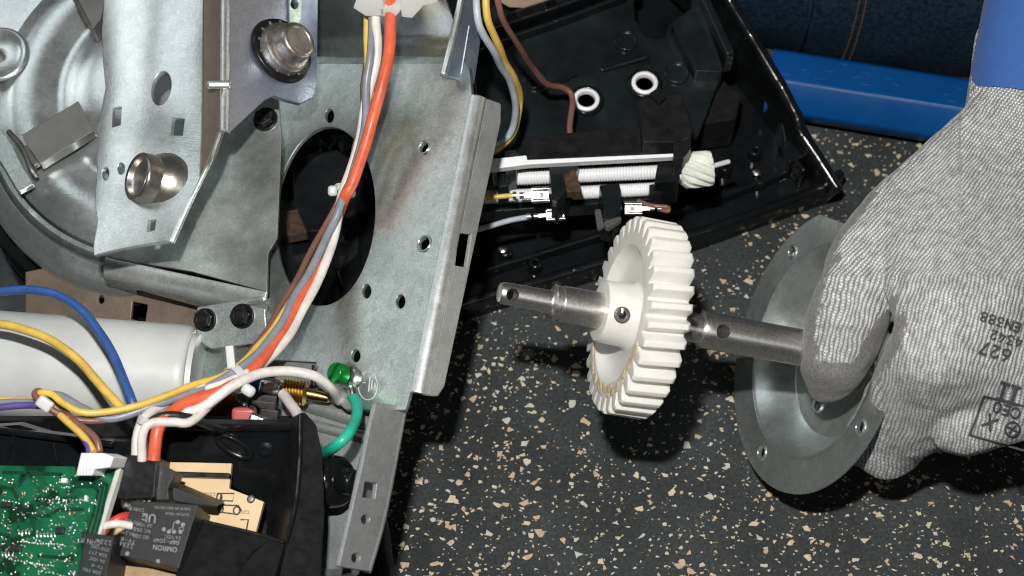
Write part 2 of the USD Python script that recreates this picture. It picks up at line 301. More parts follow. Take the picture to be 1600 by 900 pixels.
# ------------------------------------------------------------------ the gear on its shaft
AX = unit(-R * math.cos(math.radians(10.4)) * 0.968 + UP * math.sin(math.radians(10.4)) * 0.968 + B * 0.25)   # towards the thin end
GC = P(967, 491, 82)                                     # centre of the gear's near face
MP = px(GC)
def on_axis(xpix, r_off=0.0):
    """the point of the shaft's axis seen at picture column xpix"""
    t0, t1 = -0.3, 0.3
    f = lambda t: 800 + ((GC + AX * t - EYE) @ R) / ((GC + AX * t - EYE) @ F) / TAN * 800
    for _ in range(50):
        tm = (t0 + t1) / 2
        if f(tm) > xpix: t0 = tm
        else: t1 = tm
    return (t0 + t1) / 2
def build_gear():
    root = thing('gear_shaft', 'steel shaft carrying a big white toothed nylon gear', 'gear')
    Ro, Rr, N, T = 157 * MP, 131 * MP, 33, 66 * MP
    k = 1000.0; pts = []
    for i in range(N):
        a = 2 * np.pi * i / N; w = 2 * np.pi / N
        for f, r in ((-0.50, Rr), (-0.40, Rr * 1.01), (-0.31, Rr + 0.45 * (Ro - Rr)), (-0.20, Rr + 0.86 * (Ro - Rr)), (-0.14, Ro), (0.14, Ro), (0.20, Rr + 0.86 * (Ro - Rr)), (0.31, Rr + 0.45 * (Ro - Rr)), (0.40, Rr * 1.01)):
            pts.append((r * math.cos(a + f * w) * k, r * math.sin(a + f * w) * k))
    g = Manifold.extrude(CrossSection([np.array(pts)], m3.FillRule.NonZero), T * k, 10, -2.5)
    c = 0.9
    chamf = Manifold.revolve(CrossSection([np.array([(0, 0), (Ro * k - c, 0), (Ro * k + 0.1, c * 0.9), (Ro * k + 0.1, T * k - c * 0.9), (Ro * k - c, T * k), (0, T * k)])]), 96)
    g = g ^ chamf
    r1, r0, dp = 108 * MP * k, 40 * MP * k, 3.6
    ring = lambda z0, z1, sgn: Manifold.revolve(CrossSection([np.array([(r0, z0), (r1 - 1.6, z0), (r1, z1), (r0, z1)])]), 80)
    g = g - Manifold.revolve(CrossSection([np.array([(r0 - 2, T * k - dp), (r1 - 4.5, T * k - dp), (r1 - 2.4, T * k - dp + 0.5), (r1 - 1.0, T * k - dp + 1.5), (r1 - 0.3, T * k - 0.8), (r1 + 0.6, T * k + 0.02), (r1 + 0.6, T * k + 1), (r0 - 2, T * k + 1)])]), 80)
    g = g - Manifold.revolve(CrossSection([np.array([(r0 - 2, -1), (r1, -1), (r1 - 0.5, dp - 0.6), (r1 - 1.8, dp), (r0 - 2, dp)])]), 80)
    m = from_mm(g)
    # frame: z of the gear along AX, near face at GC
    a = unit(B - AX * (B @ AX)); b = np.cross(AX, a)
    X = np.eye(4); X[:3, 0], X[:3, 1], X[:3, 2], X[:3, 3] = a, b, AX, GC - AX * T
    m.apply_transform(X)
    gear = obj('gear', m, M['nylon'], root, smooth=28)
    hub_r = 50 * MP; h0, h1 = -T + 0.001, on_axis(937)
    hub = lathe([(-T * 0.9, 0), (-T * 0.9, hub_r), (-0.0037, hub_r * 1.16), (-0.0034, hub_r * 1.09), (-0.0026, hub_r * 1.03), (-0.0012, hub_r), (h1 - 0.0006, hub_r * 0.985), (h1, hub_r * 0.95), (h1, 0)], GC, AX, 64)
    hb = obj('hub', hub, M['nylon'], gear, smooth=40)
    # pin through the hub
    pc = GC + AX * on_axis(957) + a * hub_r * 0.93
    pin = lathe([(0, 0.0011), (0.0012, 0.0011), (0.0013, 0.0013), (0.0013, 0.0021), (0.0011, 0.0023), (0, 0.0023)], pc, a, 24)
    obj('roll_pin', pin, M['dark_steel'], root, smooth=40)
    obj('pin_bore', lathe([(0, 0), (0.0006, 0), (0.0006, 0.0012), (0, 0.0012)], pc, a, 20), M['black_plastic'], root)
    obj('spring_clip', tube([GC + AX * on_axis(950) + a * hub_r * 0.66 + b * 0.0004, GC + AX * on_axis(955) + a * hub_r * 1.02 + b * 0.0003, GC + AX * on_axis(955) + a * hub_r * 1.03 + b * 0.0018], 0.0006, 8), M['steel'], root)
    # shaft sections
    t = on_axis
    r_thin, r_thick = 17.5 * px(GC + AX * t(800)), 29.5 * MP * 0.97
    r_right = 29 * px(GC + AX * t(1170))
    thick = [(t(972), 0), (t(972), r_thick), (t(946), r_thick), (t(878), r_thick), (t(875), r_thick * 0.97), (t(874), r_thick * 0.90), (t(871), r_thick * 0.90), (t(869.5), r_thick * 0.98), (t(864.5), r_thick * 0.98), (t(862), r_thick * 0.92), (t(860), r_thin * 1.12), (t(858), r_thin * 1.08)]
    thin = [(t(864), r_thin * 1.05), (t(820), r_thin * 1.02), (t(785), r_thin), (t(780.5), r_thin * 0.88), (t(779), r_thin * 0.70), (t(779), 0)]
    def drilled(profile, xc, rad, off=0.0):
        m_ = lathe(profile, GC, AX, 64); m_.merge_vertices()
        mm = Manifold(m3.Mesh(np.asarray(m_.vertices * 1000.0, np.float32), np.asarray(m_.faces, np.uint32)))
        c_ = GC + AX * t(xc); d_ = unit(a + b * off)
        cyl = trimesh.creation.cylinder(rad * 1000, segment=[(c_ - d_ * 0.02) * 1000, (c_ + d_ * 0.02) * 1000], sections=28)
        cy = Manifold(m3.Mesh(np.asarray(cyl.vertices, np.float32), np.asarray(cyl.faces, np.uint32)))
        out = mm - cy
        return from_mm(out) if out.num_tri() else m_
    obj('shaft_tip', drilled([(t(864), 0)] + thin, 797, 0.0018), M['steel'], root, smooth=30)
    obj('shaft', lathe(thick + [(t(858), 0)], GC, AX, 64), M['steel'], root, smooth=30)
    right = [(t(1290), 0), (t(1290), r_right), (t(1100), r_right), (t(1094), r_right * 0.93), (t(1094), 0)]
    obj('shaft_sleeve', drilled(right, 1120, 0.0021, 0.10), M['steel'], root, smooth=30)
    obj('shaft_core', lathe([(t(1100), 0), (t(1100), r_right * 0.8), (t(940), r_right * 0.8), (t(940), 0)], GC, AX, 32), M['steel'], root)
    # smears of old grease
    rng = np.random.default_rng(3)
    blobs = []
    for k_ in range(48):
        ang = math.radians(rng.uniform(195, 345)); rr = rng.uniform(116, 130) * MP
        c_ = GC + (a * math.cos(ang) + b * math.sin(ang)) * rr + AX * 0.0001
        s_ = rng.uniform(0.0005, 0.0014); sp = trimesh.creation.icosphere(2, 1.0); v = sp.vertices * (1 + 0.35 * (meshkit.noise(sp.vertices * 2.2 + k_)[:, None] - 0.5))
        tang = -a * math.sin(ang) + b * math.cos(ang); rad = a * math.cos(ang) + b * math.sin(ang)
        blobs.append(trimesh.Trimesh(c_ + v[:, :1] * s_ * 1.6 * tang + v[:, 1:2] * s_ * rad + v[:, 2:] * 0.00016 * AX, sp.faces, process=False))
    obj('grease_smear', cat(blobs), M['grease'], gear, smooth=True, kind='stuff')
    return a, b
GA, GB = build_gear()

# ------------------------------------------------------------------ round bearing plate on the shaft
def build_plate():
    root = thing('bearing_plate', 'round dished galvanised plate with a flat cut edge, held by the gloved hand', 'plate')
    c = P(1272, 548, 44); s = px(c)
    n = unit(-R * 0.91 * math.cos(math.radians(13)) + UP * 0.91 * math.sin(math.radians(13)) + B * 0.42)
    n = unit(n)
    k = 1000.0; Rf = 226 * s * k
    a = unit(UP - n * (UP @ n)); b = np.cross(n, a)      # a: up the picture, b
    if b @ R < 0: b = -b
    # outline with the corner cut at the top
    t = np.linspace(0, 2 * np.pi, 120, endpoint=False)
    circ = CrossSection([np.stack([Rf * np.cos(t), Rf * np.sin(t)], 1)])
    cut = CrossSection([np.array([(Rf * 0.895, -Rf), (2 * Rf, -Rf), (2 * Rf, Rf), (Rf * 0.895, Rf)])]).rotate(-13.5)
    cut2 = CrossSection([np.array([(-Rf * 2, Rf * 0.80), (Rf * 2, Rf * 0.80), (Rf * 2, 2 * Rf), (-Rf * 2, 2 * Rf)])]).rotate(-28)
    ring = circ - cut
    ri = 172 * s * k
    hole = lambda r, n_=40: CrossSection([np.stack([r * np.cos(np.linspace(0, 2 * np.pi, n_, endpoint=False)), r * np.sin(np.linspace(0, 2 * np.pi, n_, endpoint=False))], 1)])
    ring = ring - hole(ri, 96)
    holes = [(0.86 * Rf, math.radians(q), 1.9) for q in (150, 35, 235, 282)]
    for rr, q, h in holes:
        ring = ring - hole(h, 20).translate((rr * math.cos(q), rr * math.sin(q)))
    def place(m):
        m.apply_scale(1 / k) if not isinstance(m, Manifold) else None
        X = np.eye(4); X[:3, 0], X[:3, 1], X[:3, 2], X[:3, 3] = a, np.cross(n, a), n, c
        m.apply_transform(X); return m
    obj('rim', place(to_tri(Manifold.extrude(ring, 0.9).translate((0, 0, -0.9)))), M['zinc_dish'], root, smooth=30)
    ro, dz = ri, 11.0
    prof = [(0.0, ro + 0.3), (-0.6, ro - 1.2), (-dz * 0.45, ro - 5.5), (-dz + 0.6, ro - 8.5), (-dz, ro - 10), (-dz, 12.0), (-dz - 1.4, 12.0), (-dz - 1.4, ro - 9.2), (-0.9, ro + 0.3), (0.0, ro + 0.3)]
    obj('dish', lathe([(q[0] / k, q[1] / k) for q in prof], c, n, 96), M['zinc_dish'], root, smooth=35)
    prof = [(-dz + 1.5, 8.0), (-dz + 1.5, 12.4), (-dz - 3, 12.4), (-dz - 3, 8.0), (-dz + 1.5, 8.0)]
    obj('bearing', lathe([(q[0] / k, q[1] / k) for q in prof], c, n, 48), M['steel_end'], root, smooth=35)
    for rr, q, h in holes[:3]:
        p = c + (a * math.cos(q) + np.cross(n, a) * math.sin(q)) * rr / k
        obj('eyelet', lathe([(-0.0012, 0.0018), (0.0004, 0.0018), (0.0005, 0.0020), (0.0003, 0.0025), (-0.0001, 0.0027), (-0.0012, 0.0018)], p, n, 24), M['zinc_bright'], root)
    for q in (150, 262):
        p = c + (a * math.cos(math.radians(q)) + np.cross(n, a) * math.sin(math.radians(q))) * (ri - 16) / k - n * dz / k
        obj('stud', lathe([(0.0, 0.0012), (0.0012, 0.0012), (0.0013, 0.0014), (0.0010, 0.0024), (0, 0.0028), (0.0, 0.0012)], p, n, 20), M['zinc_bright'], root)
M['zinc_dish'] = zinc('plate_galvanised', (0.62, 0.68, 0.67), rough=0.28, metal=0.85, seed=0.44, tarn=0.15, wave=0.15)
build_plate()

# ------------------------------------------------------------------ the person: gloved hand, sleeve, jeans
def knit_look():
    nodes = {'uv': ('attribute', {'attribute': 'knit'}), 'sx': ('separate_xyz', {}),
        'nz': ('noise_texture', {'scale': 260, 'detail': 3}), 'g': ('geometry', {}), 'nzr': ('map_range', {'from_min': 0.3, 'from_max': 0.7, 'to_min': -0.30, 'to_max': 0.30}), 'ua': ('math', {'math_type': 'add'}),
        'fr': ('math', {'math_type': 'fraction'}), 'ab': ('math', {'math_type': 'pingpong', 'value2': 0.5}), 'sl': ('math', {'math_type': 'multiply', 'value2': 1.7}), 'va': ('math', {'math_type': 'add'}),
        'pu': ('math', {'math_type': 'multiply', 'value2': 6.2832}), 'cu': ('math', {'math_type': 'cosine'}), 'pv': ('math', {'math_type': 'multiply', 'value2': 6.2832}), 'cv': ('math', {'math_type': 'cosine'}),
        'mu': ('map_range', {'from_min': -1, 'from_max': 0.35, 'to_min': 0.0, 'to_max': 1.0, 'clamp': True}), 'mv': ('map_range', {'from_min': -1, 'from_max': 0.5, 'to_min': 0.25, 'to_max': 1.0, 'clamp': True}), 'h': ('math', {'math_type': 'multiply'}),
        'blo': ('noise_texture', {'scale': 420, 'detail': 3}), 'blr': ('map_range', {'from_min': 0.32, 'from_max': 0.68, 'to_min': 0.70, 'to_max': 1.18}),
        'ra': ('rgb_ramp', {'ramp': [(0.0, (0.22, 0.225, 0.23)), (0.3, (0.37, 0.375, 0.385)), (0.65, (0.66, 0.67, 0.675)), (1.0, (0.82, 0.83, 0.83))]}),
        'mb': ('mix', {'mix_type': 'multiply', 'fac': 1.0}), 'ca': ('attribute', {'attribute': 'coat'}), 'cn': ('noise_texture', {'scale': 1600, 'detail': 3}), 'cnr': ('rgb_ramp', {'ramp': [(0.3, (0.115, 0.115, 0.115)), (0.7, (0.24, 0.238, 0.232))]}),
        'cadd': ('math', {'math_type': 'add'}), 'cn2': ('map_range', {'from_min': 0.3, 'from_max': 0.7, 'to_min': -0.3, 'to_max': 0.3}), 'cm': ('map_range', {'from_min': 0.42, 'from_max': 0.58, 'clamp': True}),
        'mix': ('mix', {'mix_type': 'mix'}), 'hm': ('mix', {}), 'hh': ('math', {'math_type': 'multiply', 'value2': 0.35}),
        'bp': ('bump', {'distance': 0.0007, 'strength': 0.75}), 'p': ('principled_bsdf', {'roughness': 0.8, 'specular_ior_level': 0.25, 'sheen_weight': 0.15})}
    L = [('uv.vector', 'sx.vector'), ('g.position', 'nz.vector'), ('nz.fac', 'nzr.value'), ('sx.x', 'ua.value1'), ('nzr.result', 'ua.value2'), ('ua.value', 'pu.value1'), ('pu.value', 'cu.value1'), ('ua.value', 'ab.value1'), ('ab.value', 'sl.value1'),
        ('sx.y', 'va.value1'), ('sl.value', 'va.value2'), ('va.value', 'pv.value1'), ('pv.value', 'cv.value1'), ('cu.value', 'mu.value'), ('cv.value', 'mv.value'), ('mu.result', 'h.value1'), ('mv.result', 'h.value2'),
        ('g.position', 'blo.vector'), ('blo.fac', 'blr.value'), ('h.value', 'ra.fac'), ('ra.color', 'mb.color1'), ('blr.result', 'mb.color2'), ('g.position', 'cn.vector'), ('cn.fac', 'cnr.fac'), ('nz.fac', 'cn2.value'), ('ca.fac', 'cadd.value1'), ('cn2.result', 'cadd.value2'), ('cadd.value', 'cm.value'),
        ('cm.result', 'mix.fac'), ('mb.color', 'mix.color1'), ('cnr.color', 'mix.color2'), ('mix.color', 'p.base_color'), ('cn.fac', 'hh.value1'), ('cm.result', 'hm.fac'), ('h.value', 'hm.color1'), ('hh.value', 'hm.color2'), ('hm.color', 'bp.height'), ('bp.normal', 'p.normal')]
    return usdkit.material(stage, LK + 'grey_knit', nodes, L, surface='p.BSDF')
M['knit'] = knit_look()
M['print'] = look('black_print', (0.055, 0.058, 0.062), 0.8, 0, var=0.5, scale=1800)
M['sleeve'] = look('blue_cotton', (0.030, 0.105, 0.34), 0.85, 0, var=0.10, scale=2500, bump=0.6, bscale=2600, sheen_weight=0.08)
M['denim'] = look('dark_denim', (0.006, 0.015, 0.030), 0.9, 0, spec=0.15, color2=(0.014, 0.036, 0.060), var=0.5, scale=620, bump=0.8, bscale=2200)
M['thread'] = look('tan_thread', (0.06, 0.042, 0.03), 0.8, 0, var=0.2, scale=900)

def pixel_of(v):
    d = (v - EYE) @ F
    return 800 + ((v - EYE) @ R) / d / TAN * 800, 450 - ((v - EYE) @ UP) / d / TAN * 800
def build_person():
    root = thing('person', 'person in blue sleeve and dark jeans, grey knit glove gripping the shaft', 'person')
    def bl(x, y, z, r):
        p = P(x, y, z); return (p, r * px(p))
    parts = [
        [bl(1590, 60, 88, 62), bl(1600, 175, 84, 72), bl(1560, 215, 80, 62)],
        [bl(1600, 175, 84, 72), bl(1500, 270, 78, 70), bl(1650, 330, 72, 74)],
        [bl(1500, 270, 78, 70), bl(1410, 345, 74, 66), bl(1640, 440, 70, 78), bl(1480, 500, 68, 76)],
        [bl(1640, 440, 78, 78), bl(1480, 500, 84, 76), bl(1470, 590, 70, 72), bl(1620, 606, 64, 74), bl(1700, 560, 66, 80)],
        # index finger, bent round the shaft in front of the plate
        [bl(1410, 345, 74, 66), bl(1362, 405, 78, 66)],
        [bl(1362, 405, 78, 66), bl(1326, 492, 76, 66)],
        [bl(1326, 492, 76, 66), bl(1306, 560, 66, 56)],
        [bl(1306, 560, 66, 56), bl(1296, 590, 58, 40)],
        # back of the hand above the thumb web, in front of the plate's edge
        [bl(1410, 345, 78, 66), bl(1440, 420, 88, 62), bl(1500, 270, 79, 70), bl(1640, 440, 84, 78), bl(1482, 500, 92, 80), bl(1650, 330, 80, 74)],
        [bl(1482, 500, 92, 80), bl(1466, 545, 90, 76), bl(1458, 604, 67, 70), bl(1560, 560, 82, 76)],
        # ring finger: the lower bump
        [bl(1466, 545, 90, 76), bl(1458, 604, 67, 70), bl(1450, 636, 58, 68), bl(1402, 662, 46, 66)],
        [bl(1458, 604, 67, 70), bl(1560, 560, 82, 76), bl(1610, 610, 72, 74), bl(1505, 646, 62, 68)],
        [bl(1402, 662, 46, 66), bl(1385, 686, 38, 63)],
        # heel of the hand
        [bl(1560, 560, 70, 70), bl(1505, 646, 66, 68), bl(1610, 610, 70, 74)],
    ]
    man = ball_hull(parts[0])
    for q in parts[1:]: man = man + ball_hull(q)
    m = from_mm(man.refine_to_length(1.6))
    m.merge_vertices(); trimesh.smoothing.filter_taubin(m, lamb=0.5, nu=0.52, iterations=60)
    m = from_mm(Manifold(m3.Mesh(np.asarray(m.vertices * 1000.0, np.float32), np.asarray(m.faces, np.uint32))).refine_to_length(1.0)) if True else m
    v, f, nrm = meshkit.arrays(m, True)
    # folds and unevenness of the cloth
    amp = 0.0012 * (meshkit.fbm(v * 90, 3, 4) - 0.5) * 2
    X, Y = pixel_of(v)
    u = X + np.where(Y < 420, (Y - 420) * 0.95, (Y - 420) * 0.22)
    amp += 0.0006 * np.sin(u / 17.0 + 3 * meshkit.fbm(v * 60, 2, 9)) * np.exp(-((X - 1500) / 70) ** 2 - ((Y - 215) / 60) ** 2)
    ra_, th_ = np.hypot(X - 1398, Y - 492), np.arctan2(Y - 492, X - 1398)
    amp += 0.0007 * np.sin(th_ * 10 + 1.0) * np.exp(-((ra_ - 42) / 30) ** 2) * (X > 1400)
    amp += 0.0006 * np.sin((X + 0.5 * Y) / 9.0) * np.exp(-((X - 1455) / 40) ** 2 - ((Y - 690) / 26) ** 2)
    crease = lambda x0, y0, x1, y1, w, d: -d * np.exp(-((((X - x0) * (y1 - y0) - (Y - y0) * (x1 - x0)) / math.hypot(x1 - x0, y1 - y0)) / w) ** 2) * (np.clip(((X - x0) * (x1 - x0) + (Y - y0) * (y1 - y0)) / ((x1 - x0) ** 2 + (y1 - y0) ** 2), -0.2, 1.2).__abs__() < 1.01)
    v = v + nrm * amp[:, None]
    _, _, nrm = meshkit.arrays((v, f), True)
    X, Y = pixel_of(v)
    # knit coordinates: along and across the wales of the glove
    warp = 26 * (meshkit.fbm(v * 38, 2, 21) - 0.5)
    U = (X + np.where(Y < 430, (Y - 430) * 0.80 - 0.0009 * (Y - 430) ** 2 * (X < 1500) * 0.6, (Y - 430) * 0.26) + warp) / 6.8
    V = (Y * 0.95 - X * 0.30 + warp * 0.6) / 4.8
    # coated fingers: the underside, the index finger's edge and tip
    depth = (v - EYE) @ F
    facing = nrm @ B
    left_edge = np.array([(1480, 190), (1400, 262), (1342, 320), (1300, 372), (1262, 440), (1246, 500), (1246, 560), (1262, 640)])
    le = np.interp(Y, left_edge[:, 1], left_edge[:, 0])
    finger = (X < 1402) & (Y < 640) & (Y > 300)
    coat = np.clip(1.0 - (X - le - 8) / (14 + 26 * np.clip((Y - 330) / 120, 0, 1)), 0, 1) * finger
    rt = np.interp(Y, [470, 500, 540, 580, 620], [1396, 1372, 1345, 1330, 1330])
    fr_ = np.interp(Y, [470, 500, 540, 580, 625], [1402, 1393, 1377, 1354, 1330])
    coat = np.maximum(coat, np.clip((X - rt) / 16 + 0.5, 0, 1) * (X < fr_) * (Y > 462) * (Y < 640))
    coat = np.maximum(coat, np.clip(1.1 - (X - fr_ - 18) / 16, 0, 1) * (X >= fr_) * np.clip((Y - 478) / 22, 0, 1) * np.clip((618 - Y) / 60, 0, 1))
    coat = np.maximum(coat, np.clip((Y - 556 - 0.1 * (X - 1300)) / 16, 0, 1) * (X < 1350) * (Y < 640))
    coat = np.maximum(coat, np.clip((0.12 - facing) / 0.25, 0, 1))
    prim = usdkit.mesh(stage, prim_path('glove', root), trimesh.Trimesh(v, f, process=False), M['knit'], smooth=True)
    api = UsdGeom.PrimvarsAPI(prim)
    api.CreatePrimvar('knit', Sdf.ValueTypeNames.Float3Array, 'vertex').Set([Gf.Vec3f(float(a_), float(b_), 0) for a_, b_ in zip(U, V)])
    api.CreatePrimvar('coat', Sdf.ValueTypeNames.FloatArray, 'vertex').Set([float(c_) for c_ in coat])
    # black print on the back of the hand, upside down
    from scipy.interpolate import LinearNDInterpolator
    near = (nrm @ B) > 0.02
    # nearest of the front-facing points: drop those hidden behind others
    key = np.round(np.stack([X, Y], 1) / 6).astype(int); best = {}
    for i in np.nonzero(near & (X > 1380) & (Y > 380))[0]:
        kk = tuple(key[i])
        if kk not in best or depth[i] < depth[best[kk]]: best[kk] = i
    ids = np.array(list(best.values())); surf = LinearNDInterpolator(np.stack([X[ids], Y[ids]], 1), depth[ids])
    def drape(m2, x0, y0, ang, scale, flip=True):
        """a flat drawing (unit metres on xy) laid on the glove; scale: pixels per drawing unit"""
        m2 = m2.copy(); vv, ff = trimesh.remesh.subdivide_to_size(m2.vertices, m2.faces, 4.0 / scale)
        q = vv[:, :2] * scale; c_, s_ = math.cos(ang), math.sin(ang)
        xx = x0 + q[:, 0] * c_ + q[:, 1] * s_; yy = y0 + q[:, 0] * s_ - q[:, 1] * c_
        dd = surf(xx, yy); dd = np.where(np.isnan(dd), np.nanmean(dd), dd)
        o_ = np.stack([EYE + ray(a_, b_) * (d_ - 0.0007 - 0.0002 * (h_ > 1e-5)) for a_, b_, d_, h_ in zip(xx, yy, dd, vv[:, 2])])
        return trimesh.Trimesh(o_, ff, process=False)
    A = math.pi + math.radians(17)
    for txt, x0, y0, h in (('EN388', 1598, 506, 15), ('4342', 1600, 530, 15), ('627', 1584, 548, 20)):
        t_ = meshkit.text_mesh(txt, 1.0, 0.02, True)
        obj('printed_text', drape(t_, x0, y0, A, h), M['print'], root, smooth=False)
    t_ = meshkit.text_mesh('CAT II', 1.0, 0.02, True)
    obj('printed_text', drape(t_, 1690, 634, A, 30), M['print'], root, smooth=False)
    def line(x0, y0, x1, y1, w):
        d = np.array([x1 - x0, y1 - y0]); n = np.array([-d[1], d[0]]) / np.hypot(*d) * w / 2
        return trimesh.creation.extrude_polygon(Polygon([(x0 + n[0], -y0 - n[1]), (x1 + n[0], -y1 - n[1]), (x1 - n[0], -y1 + n[1]), (x0 - n[0], -y0 + n[1])]), 0.02, engine='earcut')
    fr = cat(line(1537, 619, 1610, 637, 3.4), line(1538, 618, 1515, 681, 3.4), line(1513, 679, 1600, 704, 3.0))
    obj('printed_frame', drape(fr, 0, 0, 0, 1.0), M['print'], root, smooth=False)
    obj('printed_text', drape(meshkit.text_mesh('CE0', 1.0, 0.02, True), 1598, 640, A, 17), M['print'], root, smooth=False)
    ann = trimesh.creation.extrude_polygon(Polygon([(math.cos(q) * 13, math.sin(q) * 13) for q in np.linspace(0, 6.28, 24)], [[(math.cos(q) * 9.6, math.sin(q) * 9.6) for q in np.linspace(0, 6.28, 24)]]), 0.02, engine='earcut')
    obj('printed_emblem', drape(cat(ann, line(-8, -4, 8, 4, 3), line(-5, 6, 5, -6, 3)), 1582, 671, 0, 1.0), M['print'], root, smooth=False)
    obj('printed_text', drape(meshkit.text_mesh('X', 1.0, 0.02, True), 1562, 657, A + 0.3, 22), M['print'], root, smooth=False)
    # blue sleeve
    pth = [P(1604, 150, 84), P(1612, 110, 88), P(1632, 30, 96), P(1660, -80, 108)]
    s_ = px(pth[0]); path = spline(pth, 12)
    rad = np.interp(np.linspace(0, 1, len(path)), [0, 0.05, 0.12, 1], [86, 88, 88, 102]) * s_
    sec = np.stack([circle(r_, 72) for r_ in rad])
    outer = sweep(path, sec)
    v2 = np.array(outer.vertices); n2 = outer.vertex_normals
    v2 = v2 + n2 * (0.0042 * (meshkit.fbm(v2 * np.array([52, 30, 30]), 4, 2) - 0.5))[:, None]
    obj('sleeve', trimesh.Trimesh(v2, outer.faces, process=False), M['sleeve'], root, smooth=50)
    hem = [path[1] + (np.cross(unit(path[2] - path[0]), B)) * 0 for _ in range(1)]
    ax_ = unit(path[3] - path[0]); obj('sleeve_hem', lathe([(0.0045, 86.5 * s_), (0.0049, 88.8 * s_), (0.0042, 89.0 * s_), (-0.0002, 88.6 * s_), (-0.0008, 87.4 * s_), (-0.0002, 86.2 * s_), (0.0045, 86.5 * s_)], path[0], ax_, 72), M['sleeve'], root, smooth=60)
    # jeans: the thigh and shin of the kneeling wearer, behind the blue bar
    xs = np.linspace(1120, 1720, 60); grid = []
    for x_ in xs:
        base = 78 + (x_ - 1195) * 0.155
        col = []
        for j, tt in enumerate(np.linspace(0, 1, 44)):
            ang = -0.9 + tt * 2.5; rr = 0.062
            c0 = P(x_, base + 26, 12) + np.array([0, 0.072, 0.028])
            col.append(c0 + np.array([0, -math.cos(ang) * rr * 1.05, math.sin(ang) * rr * 1.2]))
        grid.append(col)
    Gd = np.array(grid); sh = Gd.shape[:2]; vv = Gd.reshape(-1, 3)
    vv = vv + np.array([0, -1, 0.5]) * (0.010 * (meshkit.fbm(vv * np.array([26, 12, 14]), 4, 6) - 0.5))[:, None]
    Fq = [[i * sh[1] + j, (i + 1) * sh[1] + j, (i + 1) * sh[1] + j + 1, i * sh[1] + j + 1] for i in range(sh[0] - 1) for j in range(sh[1] - 1)]
    # an inner skin gives the cloth its thickness
    tm = trimesh.Trimesh(*meshkit.arrays((vv, np.array(Fq)))[:2], process=False)
    jean = obj('jeans', tm, M['denim'], root, smooth=True)
    Gv = vv.reshape(sh + (3,))
    for xp, lean in ((1255, 0), (1322, 0), (1336, 0)):
        i = int(np.argmin(abs(xs - xp))); ln = Gv[i, 2:30] + np.array([0, -0.0006, 0.0005])
        if xp == 1255: obj('seam', tube(ln, 0.0011, 6, 1, raw=True), M['denim'], jean)
        else:
            st = []
            for j in range(0, len(ln) - 1):
                for h_ in (0.0, 0.5):
                    st.append(tube([ln[j] * (1 - h_) + ln[j + 1] * h_, ln[j] * (0.62 - h_) + ln[j + 1] * (0.38 + h_)], 0.00045, 5, raw=True))
            obj('stitching', cat(st), M['thread'], jean)
build_person()

# ------------------------------------------------------------------ blue bar behind
def blue_bar():
    M['blue_paint'] = look('blue_painted_steel', (0.002, 0.058, 0.215), 0.40, 0, spec=0.2, var=0.10, scale=40, bump=0.06, bscale=200, rvar=0.08)
    a, b = P(1201, 126, 16), P(1700, 206, 16); d = unit(b - a); s = px((a + b) / 2)
    f = unit(B - d * (B @ d)); w = np.cross(d, f)
    if w @ UP < 0: w = -w
    sec = np.array([(-50, -40), (-53, -20), (-50, 8), (-44, 24), (-4, 34.5), (0, 35.2), (4, 34.2), (45, 12), (51, 6), (51, -40)]) * s    # (across, towards the lens)
    path = [a + (b - a) * q for q in np.linspace(0, 1, 14)]
    V = []; k = len(sec)
    for p in path: V += [p + w * q[0] + f * q[1] for q in sec]
    Fc = [x for i in range(len(path) - 1) for j in range(k) for x in ([i * k + j, i * k + (j + 1) % k, (i + 1) * k + (j + 1) % k], [i * k + j, (i + 1) * k + (j + 1) % k, (i + 1) * k + j])]
    m = trimesh.Trimesh(V, Fc, process=False)
    if m.volume < 0: m.invert()
    lo = m.vertices[:, 2].min(); m.apply_translation([0, 0, -lo + 0.0003]) if lo < 0 else None
    o = obj('blue_bar', m, M['blue_paint'], smooth=70, label='blue painted steel bar with scuffs lying on the mat below the jeans', category='bar')
    rng = np.random.default_rng(8); sc = []
    M['scuff'] = look('pale_scuff', (0.06, 0.17, 0.40), 0.6, 0, var=0.3, scale=800)
    ln = [p + w * 0.5 * s + f * 36.3 * s + np.array([0, 0, max(0, -lo)]) for p in path]
    for k_ in range(14):
        f_ = rng.uniform(0.04, 0.62); side = rng.random(); c_ = a + (b - a) * f_ + w * (4 + 38 * side) * s + f * (34.3 - 22.3 * 38 * side / 41.0) * s + np.array([0, 0, max(0, -lo)])
        L_ = rng.uniform(0.0006, 0.0035); dd = unit(d + w * rng.normal(0, 0.2)); sc.append(tube([c_ - dd * L_, c_, c_ + dd * L_], [0.00002, 0.00005, 0.00002], 5))
    obj('scuff_marks', cat(sc), M['scuff'], stage.GetPrimAtPath('/World/blue_bar'), kind='stuff')
    obj('pale_edge', tube([ln[4] + (ln[5] - ln[4]) * q for q in np.linspace(0, 5, 12)], [0.00006, 0.0002, 0.00028, 0.00022, 0.0001], 6, raw=True), M['scuff'], stage.GetPrimAtPath('/World/blue_bar'))  # thin paler line along the bar's crease
blue_bar()
#__PARTS2__

